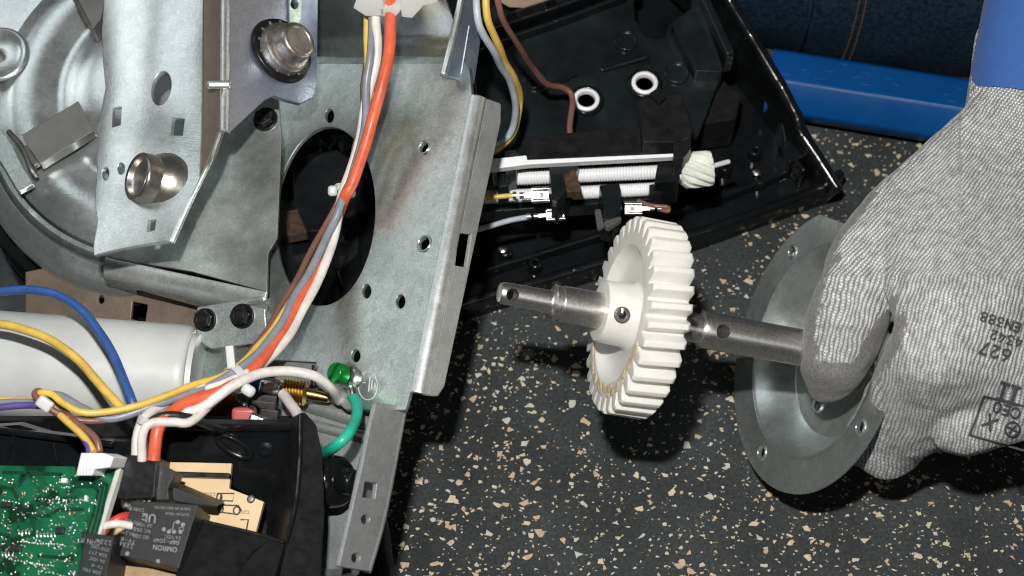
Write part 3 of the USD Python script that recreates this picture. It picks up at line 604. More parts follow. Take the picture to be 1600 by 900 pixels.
# ------------------------------------------------------------------ black plastic housing (upper middle) and cover under the chassis
def ZT(pl, x, y):
    return pl.hit(x, y)[2] * 1000
def wall(pl, pts, w, h, base=0.0, r=0.0008):
    """an upright rib of width w standing h above the plane along the pixel polyline"""
    q = [pl.hit(x, y) for x, y in pts]; out = []
    for a, b in zip(q[:-1], q[1:]):
        d = unit(b - a); out.append(rbox((a + b) / 2 + pl.n * (base + h / 2), (d, np.cross(pl.n, d), pl.n), (np.linalg.norm(b - a) / 2 + w * 0.62, w / 2, h / 2), r))
    return out
def housing():
    root = thing('plastic_housing', 'black glossy plastic housing shell lying open with white ringed holes', 'housing')
    fl = Plane((730, 490, 5), (1310, 300, 5), (960, 20, 9))
    obj('shell_base', sheet(fl, [(560, 60), (700, -60), (1120, -60), (1150, 0), (1252, 185), (1312, 288), (1292, 308), (1100, 378), (900, 438), (722, 492), (600, 520)], t=0.004, r=0.004), M['black_gloss'], root)
    # outer wall: a rounded lip all the way round
    lip = [(1085, -60), (1140, -5), (1172, 48), (1222, 130), (1248, 180), (1254, 205), (1282, 246), (1308, 287)]
    tpl = Plane((1140, 0, 44), (1310, 288, 18), (950, 200, 34))
    obj('side_wall', cat(wall(tpl, lip, 0.0042, 0.032, base=-0.032, r=0.0019)), M['black_gloss'], root, smooth=60)
    lip = [(1306, 288), (1284, 308), (1180, 347), (1060, 388), (900, 436), (718, 490)]
    obj('front_lip', cat(wall(fl, lip, 0.0034, 0.0075, r=0.0016)), M['black_gloss'], root, smooth=60)
    obj('inner_ridge', cat(wall(fl, [(1128, 40), (1185, 150), (1210, 190), (1225, 262), (1248, 290)], 0.0016, 0.011, r=0.0007)), M['black_gloss'], root, smooth=60)
    obj('inner_step', cat(wall(fl, [(1252, 268), (1120, 318), (980, 362), (760, 430)], 0.0020, 0.0045, r=0.0008)), M['black_gloss'], root, smooth=60)
    # raised inner panel with holes
    pn = Plane((800, 225, 30), (1075, 200, 30), (930, 0, 36))
    slot = rounded(pn.poly([(988, -40), (1082, -40), (1081, 20), (1046, 38), (1038, 62), (1008, 58), (992, 30)]), 0.002)
    obj('inner_panel', sheet(pn, [(740, 110), (812, 62), (960, 8), (985, -40), (1092, -40), (1105, 40), (1122, 128), (1090, 215), (824, 246), (752, 236)], [slot, pn.ell(916, 158, 15, 18, -20), pn.ell(1007, 132, 15, 18, -20)], t=0.003, r=0.002), M['scuffed_black'], root)
    obj('back_rib', cat(wall(pn, [(740, 66), (800, 46), (860, 26), (968, -14)], 0.0045, 0.008, r=0.001), wall(pn, [(745, 88), (805, 64), (870, 42), (975, 2)], 0.0016, 0.0045, r=0.0006)), M['black_gloss'], root, smooth=60)
    obj('back_wall', sheet(pn.shifted(-0.006), [(735, 20), (790, 5), (900, -40), (1000, -60), (1000, -10), (870, 30), (800, 52), (735, 80)], t=0.004), M['black_plastic'], root)
    obj('guide_block', sheet(pn, [(1046, 52), (1092, 18), (1128, 128), (1084, 126)], t=0.012, off=0.0062, r=0.001), M['scuffed_black'], root)
    obj('guide_rib', cat(wall(pn, [(1091, 14), (1133, 106)], 0.003, 0.012, r=0.0007)), M['scuffed_black'], root, smooth=60)
    obj('guide_rib', cat(wall(pn, [(1082, -40), (1102, 22)], 0.002, 0.012, r=0.0007)), M['scuffed_black'], root, smooth=60)
    for cx, cy, rx, ry in ((978, 66, 17, 23), (1057, 116, 18, 22), (836, 126, 17, 20)):
        o = pn.hit(cx, cy); s = px(o)
        obj('boss', lathe([(0, 0), (0, rx * s * 1.12), (0.0010, rx * s * 1.08), (0.0014, rx * s * 0.96), (0.0008, rx * s * 0.86), (0.0005, 0)], o, pn.n, 36), M['scuffed_black'], root)
    for cx, cy in ((916, 158), (1007, 132)):
        o = pn.hit(cx, cy); s = px(o); r0, r1 = 13.4 * s, 20.5 * s
        obj('white_ring', lathe([(0.0003, r0), (0.0014, r0 + 0.0002), (0.0017, r0 + 0.0006), (0.0017, r1 - 0.0006), (0.0013, r1), (-0.0004, r1), (-0.0004, r0), (0.0003, r0)], o, pn.n, 40), M['acetal'], root)
        obj('ring_collar', lathe([(0, r1 + 0.0001), (0.0010, r1 + 0.0002), (0.0011, r1 + 0.0008), (0.0002, r1 + 0.0016), (0, r1 + 0.0001)], o, pn.n, 40), M['black_gloss'], root)
    obj('cross_rib', cat(wall(pn, [(842, 146), (898, 118)], 0.0012, 0.002), wall(pn, [(940, 112), (1010, 92)], 0.0012, 0.002)), M['black_gloss'], root)
    obj('corner_block', sheet(fl, [(1075, 178), (1112, 165), (1148, 196), (1142, 232), (1090, 240)], t=0.016, off=0.018, r=0.001), M['black_plastic'], root)
    obj('corner_tab', sheet(fl, [(1210, 252), (1238, 245), (1250, 272), (1226, 282)], t=0.01, off=0.011, r=0.0008), M['black_gloss'], root)
    for x, y in ((1178, 245), (1132, 270), (1186, 290), (790, 402), (836, 420), (990, 352)):
        o = fl.hit(x, y); s = px(o)
        obj('screw_boss', lathe([(0, 0.0026), (0.004, 0.0022), (0.0044, 0.0018), (0.0044, 0.0010), (0.001, 0.0008), (0.001, 0)], o, fl.n, 24), M['black_gloss'], root)
    for x, y in ((1180, 282), (786, 402)):
        o = fl.hit(x, y) + fl.n * 0.0046
        obj('screw', lathe([(0, 0.0016), (0.0009, 0.0014), (0.0012, 0.0008), (0.0012, 0)], o, fl.n, 20), M['tin'], root)
    return fl, pn
HF, HP = housing()

def limit_switch():
    root = thing('limit_switch', 'black limit switch frame with white threaded rods and green white worm gear in the housing', 'switch')
    def rod(a, b, prof, mat, name, n=28, parent=root):
        a, b = P(*a), P(*b); d = b - a; L = np.linalg.norm(d)
        return obj(name, lathe([(q[0] * L, q[1]) for q in prof], a, d, n), mat, parent, smooth=38)
    s = px(P(900, 270, 42))
    def thread(a, b, r, pitch):
        A, Bq = P(*a), P(*b); L = np.linalg.norm(Bq - A); k = int(L / pitch); pr = [(0, 0), (0, r * 0.86)]
        for i in range(k):
            x0 = i / k; d = 1.0 / k
            pr += [(x0 + 0.12 * d, r * 0.89), (x0 + 0.38 * d, r), (x0 + 0.62 * d, r), (x0 + 0.88 * d, r * 0.89)]
        return pr + [(1, r * 0.86), (1, 0)]
    a, b = (770, 279.5, 44), (1035, 268, 44)
    rod(a, b, thread(a, b, 12.0 * s, 4.6 * s), M['acetal'], 'threaded_rod')
    a, b = (745, 309, 40), (1042, 294.5, 40)
    rod(a, b, thread(a, b, 11.0 * s, 3.4 * s), M['acetal'], 'fine_threaded_rod')
    # flat white bar with a stepped left end
    bar = Plane((770, 262, 55), (1060, 241, 55), (900, 230, 56))
    obj('white_bar', sheet(bar, [(762, 249), (822, 243), (824, 250), (1052, 240), (1053, 245), (826, 257), (762, 265)], t=0.003, r=0.0002), M['acetal'], root)
    # worm gear at the right end
    A, Bq = P(1062, 268, 45), P(1112, 262.5, 45); d = unit(Bq - A); L = np.linalg.norm(Bq - A)
    N, Ro = 12, 29 * s; pts = []
    for i in range(N):
        for f, r in ((-0.5, 0.76), (-0.30, 0.84), (-0.12, 0.98), (0.12, 0.98), (0.30, 0.84)):
            q = 2 * np.pi * (i + f) / N; pts.append((Ro * r * math.cos(q) * 1000, Ro * r * math.sin(q) * 1000))
    g = Manifold.extrude(CrossSection([np.array(pts)]), L * 1000, 14, 62)
    lim = Manifold.revolve(CrossSection([np.array([(0, 0), (Ro * 740, 0), (Ro * 960, L * 180), (Ro * 1000, L * 400), (Ro * 1000, L * 820), (Ro * 900, L * 1000), (0, L * 1000)])]), 48)
    m = from_mm(g ^ lim); aa = unit(np.cross(d, B)); X = np.eye(4); X[:3, 0], X[:3, 1], X[:3, 2], X[:3, 3] = aa, np.cross(d, aa), d, A
    m.apply_transform(X); wg = obj('worm_gear', m, M['acetal_green'], root, smooth=45)
    obj('worm_hub', lathe([(-0.004, 0), (-0.004, 12 * s), (0.0008, 15 * s), (0.001, 0)], A, d, 28), M['acetal'], wg)
    obj('axle_tip', lathe([(0, 0), (0, 4 * s), (0.0058, 4 * s), (0.0062, 3 * s), (0.0062, 0)], P(1112, 260, 45), unit(P(1140, 252, 45) - P(1112, 260, 45)), 20), M['nylon_clear'], root)
    # black frame
    def block(outline, zs, t, mat='black_plastic', name='frame_block', r=0.0006, parent=root):
        pl = Plane((outline[0][0], outline[0][1], zs), (outline[0][0] + 90, outline[0][1] - 6, zs), (outline[0][0] + 10, outline[0][1] - 60, zs))
        return obj(name, sheet(pl, outline, t=t, r=r), M[mat], parent)
    block([(826, 214), (1012, 196), (1068, 204), (1066, 226), (1052, 237), (826, 251)], 50, 0.016, 'black_plastic', 'switch_body')
    block([(998, 154), (1066, 146), (1082, 206), (1060, 222), (1004, 222)], 56, 0.014, 'black_plastic', 'switch_cover')
    block([(1014, 146), (1030, 136), (1042, 150), (1030, 160)], 58, 0.006, 'black_plastic', 'cover_tab')
    block([(1052, 222), (1078, 218), (1080, 232), (1068, 246), (1052, 248)], 56, 0.010, 'black_plastic', 'end_clip')
    block([(1028, 254), (1060, 252), (1062, 282), (1022, 286)], 50, 0.012, 'black_gloss', 'end_bearing')
    block([(1014, 289), (1036, 284), (1040, 297), (1016, 304)], 45, 0.010, 'black_plastic', 'end_bearing')
    block([(740, 318), (1050, 302), (1050, 309), (900, 321), (742, 332)], 37, 0.006, 'scuffed_black', 'frame_bar')
    block([(788, 236), (808, 234), (808, 266), (790, 272)], 52, 0.010, 'scuffed_black', 'rod_clip')
    block([(776, 266), (796, 264), (796, 290), (778, 292)], 49, 0.010, 'scuffed_black', 'rod_clip')
    block([(740, 264), (778, 262), (776, 272), (742, 274)], 40, 0.010, 'black_plastic', 'frame_block')
    # two carriages with contacts
    block([(858, 258), (900, 252), (904, 262), (884, 300), (872, 312), (862, 306)], 52, 0.014, 'scuffed_black', 'carriage')
    M['rust_tab'] = look('brown_fibre', (0.060, 0.035, 0.020), 0.5, 0, var=0.5, scale=500)
    block([(880, 273), (898, 264), (910, 300), (886, 300)], 54, 0.003, 'rust_tab', 'fibre_tab')
    block([(936, 290), (968, 286), (972, 322), (958, 346), (940, 342), (944, 318)], 50, 0.012, 'scuffed_black', 'carriage')
    c1 = block([(929, 328), (938, 326), (944, 354), (934, 360)], 50, 0.0012, 'steel', 'contact_blade')
    block([(944, 346), (968, 338), (972, 342), (952, 356), (946, 354)], 51, 0.002, 'steel', 'contact_blade')
    block([(862, 310), (884, 298), (888, 301), (870, 316), (866, 322)], 50, 0.002, 'steel', 'contact_blade')
    block([(890, 300), (898, 297), (880, 324), (876, 322)], 50, 0.0010, 'dark_steel', 'contact_blade')
limit_switch()

def spade(x0, y0, x1, y1, z, w, label, wire):
    """a crimped spade terminal from its wire end (x0, y0) to its mouth (x1, y1)"""
    root = thing('spade_terminal', label, 'terminal', None)
    a, b = P(x0, y0, z), P(x1, y1, z); d = unit(b - a); L = np.linalg.norm(b - a); s = px(a); u = unit(np.cross(B, d)); n = np.cross(d, u)
    q = lambda f, o=0.0, h=0.0: a + d * L * f + u * o + n * h
    W = w * s
    obj('receptacle', cat(rbox(q(0.76), (d, u, n), (L * 0.24, W * 0.5, 0.0003), 0.0002), tube([q(0.54, W * 0.42, 0.0006), q(1.0, W * 0.42, 0.0006)], W * 0.17, 10), tube([q(0.54, -W * 0.42, 0.0006), q(1.0, -W * 0.42, 0.0006)], W * 0.17, 10)), M['tin'], root, smooth=40)
    obj('neck', rbox(q(0.44), (d, u, n), (L * 0.14, W * 0.22, 0.0004), 0.0003), M['tin'], root)
    obj('crimp', cat(lathe([(0, W * 0.18), (0, W * 0.30), (L * 0.10, W * 0.30), (L * 0.10, W * 0.18), (0, W * 0.18)], q(0.02), d, 18), lathe([(0, W * 0.12), (0, W * 0.24), (L * 0.12, W * 0.24), (L * 0.12, W * 0.12), (0, W * 0.12)], q(0.20), d, 18)), M['tin'], root, smooth=40)
    obj('notch', rbox(q(0.80, 0, 0.0004), (d, u, n), (L * 0.05, W * 0.16, 0.0003), 0.0001), M['dark_steel'], root)
spade(800, 306, 858, 304, 52, 22, 'tinned spade terminal crimped to the yellow wire at the threaded rods', 'yellow')
spade(822, 339, 882, 334, 40, 17, 'tinned spade terminal crimped to the pale grey wire below the rods', 'grey')
spade(1034, 326, 976, 326, 46, 18, 'tinned spade terminal crimped to the short brown wire above the gear', 'brown')

# ------------------------------------------------------------------ sheet-metal chassis
MPL = Plane((735, 150, 94), (640, 615, 78), (430, 400, 54))
def bend_strip(p0, p1, n0, n1, r, arc_n=8, t=0.0012, ext=0.0):
    """a rounded sheet fold along p0-p1 turning from normal n0 to normal n1 with outer radius r"""
    d = unit(p1 - p0); th = math.acos(np.clip(n0 @ n1, -1, 1)); sec = []
    c0 = lambda p: p - n0 * r
    out = []
    for p in (p0, p1):
        c = c0(p); o, i = [], []
        for q in np.linspace(0, 1, arc_n):
            nn = unit(n0 * math.sin((1 - q) * th) / math.sin(th) + n1 * math.sin(q * th) / math.sin(th)); o.append(c + nn * r); i.append(c + nn * (r - t))
        out.append(o + i[::-1])
    V = np.array(out).reshape(-1, 3); k = 2 * arc_n; Fc = []
    for j in range(k): Fc += [[j, (j + 1) % k, k + (j + 1) % k], [j, k + (j + 1) % k, k + j]]
    for j in range(arc_n - 1):
        a = [j, j + 1, k - 2 - j, k - 1 - j]
        Fc += [[a[0], a[2], a[1]], [a[0], a[3], a[2]]]; Fc += [[k + a[0], k + a[1], k + a[2]], [k + a[0], k + a[2], k + a[3]]]
    m = trimesh.Trimesh(V, Fc, process=False)
    if m.volume < 0: m.invert()
    return m, (out[0][arc_n - 1], out[1][arc_n - 1])
def hexbolt(root, pl, x, y, r, mat='black_zinc', h=0.0035, name='hex_bolt', off=0.0, rot=0.3):
    o = pl.hit(x, y) + pl.n * off; s = px(o); R_ = r * s
    t = np.arange(6) * np.pi / 3 + rot
    b_ = obj(name, to_prism(pl, o, [(R_ * math.cos(q), R_ * math.sin(q)) for q in t], h, 0.0005), M[mat], root, smooth=25)
    obj('washer_face', lathe([(0, R_ * 0.5), (0.0008, R_ * 1.12), (0.0006, R_ * 1.22), (0, R_ * 1.25), (0, R_ * 0.5)], o, pl.n, 32), M[mat], b_)
    obj('bolt_recess', lathe([(h * 1.001, 0), (h * 1.001, R_ * 0.45), (h * 1.001 + 0.0003, R_ * 0.55), (h * 1.001, R_ * 0.62), (h * 0.9, 0)], o, pl.n, 24), M[mat], b_)
def to_prism(pl, o, loop, h, c):
    lo = np.array(loop); rings = [(lo, 0.0), (lo, h - c), (lo * (1 - c / np.abs(lo).max()), h)]; V = []
    for q, z in rings: V += [o + pl.u * a + pl.v * b + pl.n * z for a, b in q]
    V.append(o + pl.n * h); k = len(lo); Fc = []
    for i in range(2):
        for j in range(k): Fc += [[i * k + j, i * k + (j + 1) % k, (i + 1) * k + (j + 1) % k], [i * k + j, (i + 1) * k + (j + 1) % k, (i + 1) * k + j]]
    Fc += [[2 * k + j, 2 * k + (j + 1) % k, 3 * k] for j in range(k)]
    m = trimesh.Trimesh(V, Fc, process=False); return m
def chassis():
    root = thing('metal_chassis', 'bent galvanised sheet metal chassis with one large round hole and punched holes', 'chassis')
    pl = MPL
    holes = [pl.ell(508, 338, 78, 140, 4, 72)] + [pl.ell(*q) for q in ((515, 181, 7, 11, 0), (663, 231, 7, 11, 0), (663, 381, 8, 13, 0), (573, 455, 7, 11, 0), (626, 471, 7, 11, 0), (556, 556, 7, 10, 0), (392, 541, 5, 8, 0))]
    out = [(400, 130), (497, 88), (715, 88), (733, 105), (737, 146), (641, 613), (633, 640), (540, 640), (494, 600), (494, 566), (412, 562), (408, 600), (300, 640), (290, 540), (410, 470)]
    obj('main_plate', sheet(pl, out, holes, t=0.0013), M['zinc'], root)
    # extruded rims
    for x, y, rx in ((663, 381, 9), (663, 231, 7)):
        o = pl.hit(x, y); s = px(o)
        obj('hole_rim', lathe([(-0.0012, rx * s * 1.25), (0.0004, rx * s * 1.30), (0.0005, rx * s * 1.42), (0, rx * s * 1.62), (-0.0012, rx * s * 1.25)], o, pl.n, 28), M['zinc_bright'], root)
    # right flange with its rounded bend
    fn = unit(R * 0.83 + UP * 0.15 + B * 0.55)
    p0, p1 = pl.hit(735, 148), pl.hit(641, 612); d = unit(p1 - p0); fn = unit(fn - d * (fn @ d))
    bs, (e0, e1) = bend_strip(p0, p1, pl.n, fn, 0.0036, 12)
    obj('flange_bend', bs, M['zinc_bend'], root, smooth=80)
    fp = object.__new__(Plane); fp.o, fp.n, fp.u = e0, fn, d; fp.v = np.cross(fn, d)
    def fl_poly(pts): return [fp.loc(x, y) for x, y in pts]
    e0p, e1p = pixel_of(e0), pixel_of(e1)
    slot = fl_poly([(717, 364), (737, 366), (729, 418), (711, 415)])
    outl = rounded(fl_poly([(e0p[0], e0p[1]), (783, 162), (782, 192), (694, 604), (684, 619), (e1p[0], e1p[1])]), 0.0008)
    obj('right_flange', sheet(fp, outl, [slot], t=0.0012, local=True), M['zinc_flange'], root)
    # upper folded tab on the right
    tp = Plane((692, 118, 96), (742, 131, 88), (722, 0, 104))
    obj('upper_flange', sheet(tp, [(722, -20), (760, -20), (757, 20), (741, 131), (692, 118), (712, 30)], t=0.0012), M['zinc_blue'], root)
    obj('upper_flange_edge', tube([tp.hit(724, -20), tp.hit(712, 40), tp.hit(693, 117)], 0.0011, 10), M['zinc_bright'], root)
    obj('upper_flange_line', tube([tp.hit(733, 40) + tp.n * 0.0000, tp.hit(719, 124) + tp.n * 0.0000], 0.0003, 6), M['zinc'], root)
    # panel above the crease, curving towards the viewer, with two folds
    prof = [(100, 0), (88, 0.0), (78, 0.0016), (68, 0.0020), (60, 0.0030), (40, 0.0066), (18, 0.0108), (-25, 0.0190)]
    cols = []
    for x in np.linspace(486, 724, 14):
        cols.append([pl.hit(x, y) + pl.n * h for y, h in prof])
    C = np.array(cols); nx, ny = C.shape[:2]; back = C - pl.n * 0.0012
    V = np.vstack([C.reshape(-1, 3), back.reshape(-1, 3)]); Fc = []; o_ = nx * ny
    for i in range(nx - 1):
        for j in range(ny - 1):
            a, b, c, d_ = i * ny + j, (i + 1) * ny + j, (i + 1) * ny + j + 1, i * ny + j + 1
            Fc += [[a, b, c], [a, c, d_], [o_ + a, o_ + c, o_ + b], [o_ + a, o_ + d_, o_ + c]]
    m = trimesh.Trimesh(V, Fc, process=False)
    if (m.face_normals[0] @ pl.n) < 0: m.invert()
    obj('upper_panel', m, M['zinc_mirror'], root, smooth=60)
    # lower strip on the right, with its own holes
    sp = Plane((590, 630, 82), (636, 637, 72), (555, 885, 74))
    obj('lower_strip', sheet(sp, [(588, 629), (636, 636), (604, 800), (579, 893), (530, 885), (552, 790), (568, 720), (578, 670)], [sp.poly([(570, 752), (589, 755), (586, 780), (566, 777)]), sp.ell(571, 812, 7, 8), sp.ell(556, 872, 7, 8)], t=0.0014, r=0.0004), M['zinc_strip'], root)
    obj('strip_fold', tube([sp.hit(634, 638) - sp.n * 0.0012, sp.hit(603, 800) - sp.n * 0.0012, sp.hit(578, 892) - sp.n * 0.0012], 0.0014, 10), M['zinc_strip'], root)
    obj('strip_back', sheet(sp.shifted(-0.007), [(585, 640), (630, 640), (600, 800), (574, 890), (532, 885), (560, 740)], t=0.001), M['zinc_dull'], root)
    # panel behind the strip, ribbed
    lp = Plane((480, 640, 52), (600, 640, 62), (520, 890, 48))
    obj('lower_panel', sheet(lp, [(440, 610), (600, 600), (604, 660), (565, 800), (545, 905), (440, 905)], t=0.0012), M['zinc_dull'], root)
    for a, b, r in (((468, 628), (600, 668), 0.0024), ((480, 662), (590, 690), 0.0016)):
        obj('panel_rib', tube([lp.hit(*a), lp.hit(*b)], r, 14), M['zinc_dull'], root)
    obj('panel_lip', tube([lp.hit(484, 893) + lp.n * 0.001, lp.hit(520, 899) + lp.n * 0.001, lp.hit(566, 896) + lp.n * 0.004], 0.0016, 12), M['zinc_bright'], root)
    # scuffed inner box, left of the big hole
    bp = Plane((300, 200, 66), (425, 400, 62), (170, 400, 52))
    obj('inner_box', sheet(bp, [(240, 110), (433, 128), (440, 220), (433, 372), (419, 396), (417, 456), (300, 424), (165, 402), (150, 330)], t=0.0012), M['zinc_scratched'], root)
    q0, q1 = bp.hit(165, 402), bp.hit(417, 456)
    n1 = unit(-UP * 0.80 + B * 0.55); dd = unit(q1 - q0); n1 = unit(n1 - dd * (n1 @ dd))
    bs, (e0, e1) = bend_strip(q0, q1, bp.n, n1, 0.0065, 14)
    obj('box_bend', bs, M['zinc_bend'], root, smooth=80)
    bf = object.__new__(Plane); bf.o, bf.n, bf.u = e0, n1, dd; bf.v = np.cross(n1, dd)
    A_, B_ = pixel_of(e0), pixel_of(e1)
    obj('box_flange', sheet(bf, [bf.loc(A_[0], A_[1]), bf.loc(B_[0], B_[1]), bf.loc(417, 474), bf.loc(311, 479)], t=0.0012, local=True), M['zinc_bright'], root)
    # brown panel (warm reflection painted in) with the square hole, and the bolted tab
    wp = Plane((160, 430, 36), (410, 480, 46), (200, 520, 32))
    obj('brown_panel', sheet(wp, [(40, 425), (165, 400), (311, 470), (420, 455), (420, 560), (300, 560), (40, 520)], [wp.poly([(207, 471), (231, 476), (227, 505), (204, 498)]), wp.ell(145, 427, 7, 6), wp.ell(158, 468, 5, 7)], t=0.0012), M['zinc_brown_reflection'], root)
    tb = Plane((320, 500, 52), (400, 490, 56), (330, 540, 49))
    obj('bolt_tab', sheet(tb, [(308, 480), (412, 462), (417, 524), (404, 536), (330, 545), (308, 530)], t=0.0014, r=0.0006), M['zinc'], root)
    hexbolt(root, tb, 321, 500, 15); hexbolt(root, tb, 379, 494, 16, rot=0.1)
    hexbolt(root, bp.shifted(0.0), 415, 187, 16, h=0.003, rot=0.5)
    obj('corner_bend', tube([pl.hit(414, 468) + pl.n * 0.001, pl.hit(414, 516) + pl.n * 0.001], 0.0016, 12), M['zinc_bright'], root)
    # floor of the wiring bay
    wb = Plane((300, 640, 36), (500, 640, 44), (400, 560, 40))
    obj('bay_panel', sheet(wb, [(280, 540), (520, 556), (560, 660), (500, 720), (280, 700)], t=0.0012), M['zinc'], root)
    for a, b in (((305, 575), (350, 590)), ((300, 592), (345, 604))):
        obj('bay_crease', tube([wb.hit(*a), wb.hit(*b)], 0.0003, 6), M['zinc_dull'], root)
    # embossed earth mark
    o = pl.hit(575, 603); ex = unit(pl.hit(576, 603) - o); s = px(o)
    ring = [pl.hit(575 + 15 * math.cos(q) , 603 + 22 * math.sin(q) ) + pl.n * 0.0001 for q in np.linspace(-2.2, 3.6, 30)]
    obj('earth_mark', cat(tube(ring, 0.00016, 6, raw=True), *[tube([pl.hit(*a) + pl.n * 0.0001, pl.hit(*b) + pl.n * 0.0001], 0.00016, 6) for a, b in (((563, 598), (571, 598)), ((576, 612), (578, 590)), ((580, 609), (582, 594)), ((585, 607), (586, 598)))]), M['cap_white'], root)
    return wb, lp
M['zinc_mirror'] = zinc('smooth_galvanised', (0.50, 0.55, 0.54), rough=0.24, metal=0.95, seed=0.63, tarn=0.1)
M['zinc_flange'] = zinc('flange_galvanised', (0.62, 0.64, 0.63), rough=0.46, metal=0.7, seed=0.83, tarn=0.15)
M['zinc_strip'] = zinc('strip_galvanised', (0.44, 0.46, 0.47), rough=0.46, metal=0.7, seed=0.13, tarn=0.3)
WB, LP = chassis()

# dark cover under the chassis, seen through its openings
def cover():
    root = thing('plastic_cover', 'black plastic cover beneath the chassis seen through its large hole', 'cover')
    cp = Plane((300, 300, 12), (600, 300, 16), (300, 700, 12))
    obj('cover_base', sheet(cp, [(-60, 380), (330, 330), (400, 150), (620, 150), (640, 520), (590, 800), (560, 930), (-60, 930)], t=0.002), M['black_gloss'], root)
    obj('raised_block', sheet(cp, [(466, 296), (520, 262), (576, 300), (574, 340), (548, 352), (545, 395), (490, 398), (470, 350)], t=0.010, off=0.014, r=0.001), M['scuffed_black'], root)
    obj('raised_block', sheet(cp, [(520, 372), (562, 352), (566, 420), (530, 455)], t=0.010, off=0.010, r=0.001), M['scuffed_black'], root)
    obj('round_peg', lathe([(0, 0), (0, 0.0034), (0.016, 0.003), (0.0168, 0.0024), (0.0168, 0)], cp.hit(522, 262), cp.n, 28), M['black_gloss'], root)
    obj('cover_rib', cat(wall(cp, [(436, 290), (470, 276)], 0.0012, 0.012)), M['black_gloss'], root, smooth=60)
    obj('cover_rib', cat(wall(cp, [(432, 400), (452, 470)], 0.0024, 0.014, r=0.0011)), M['black_gloss'], root, smooth=60)
    obj('cover_tab', sheet(cp, [(450, 352), (482, 346), (486, 384), (454, 390)], t=0.004, off=0.008, r=0.0004), M['rust_tab'], root)
cover()
#__PARTS3__

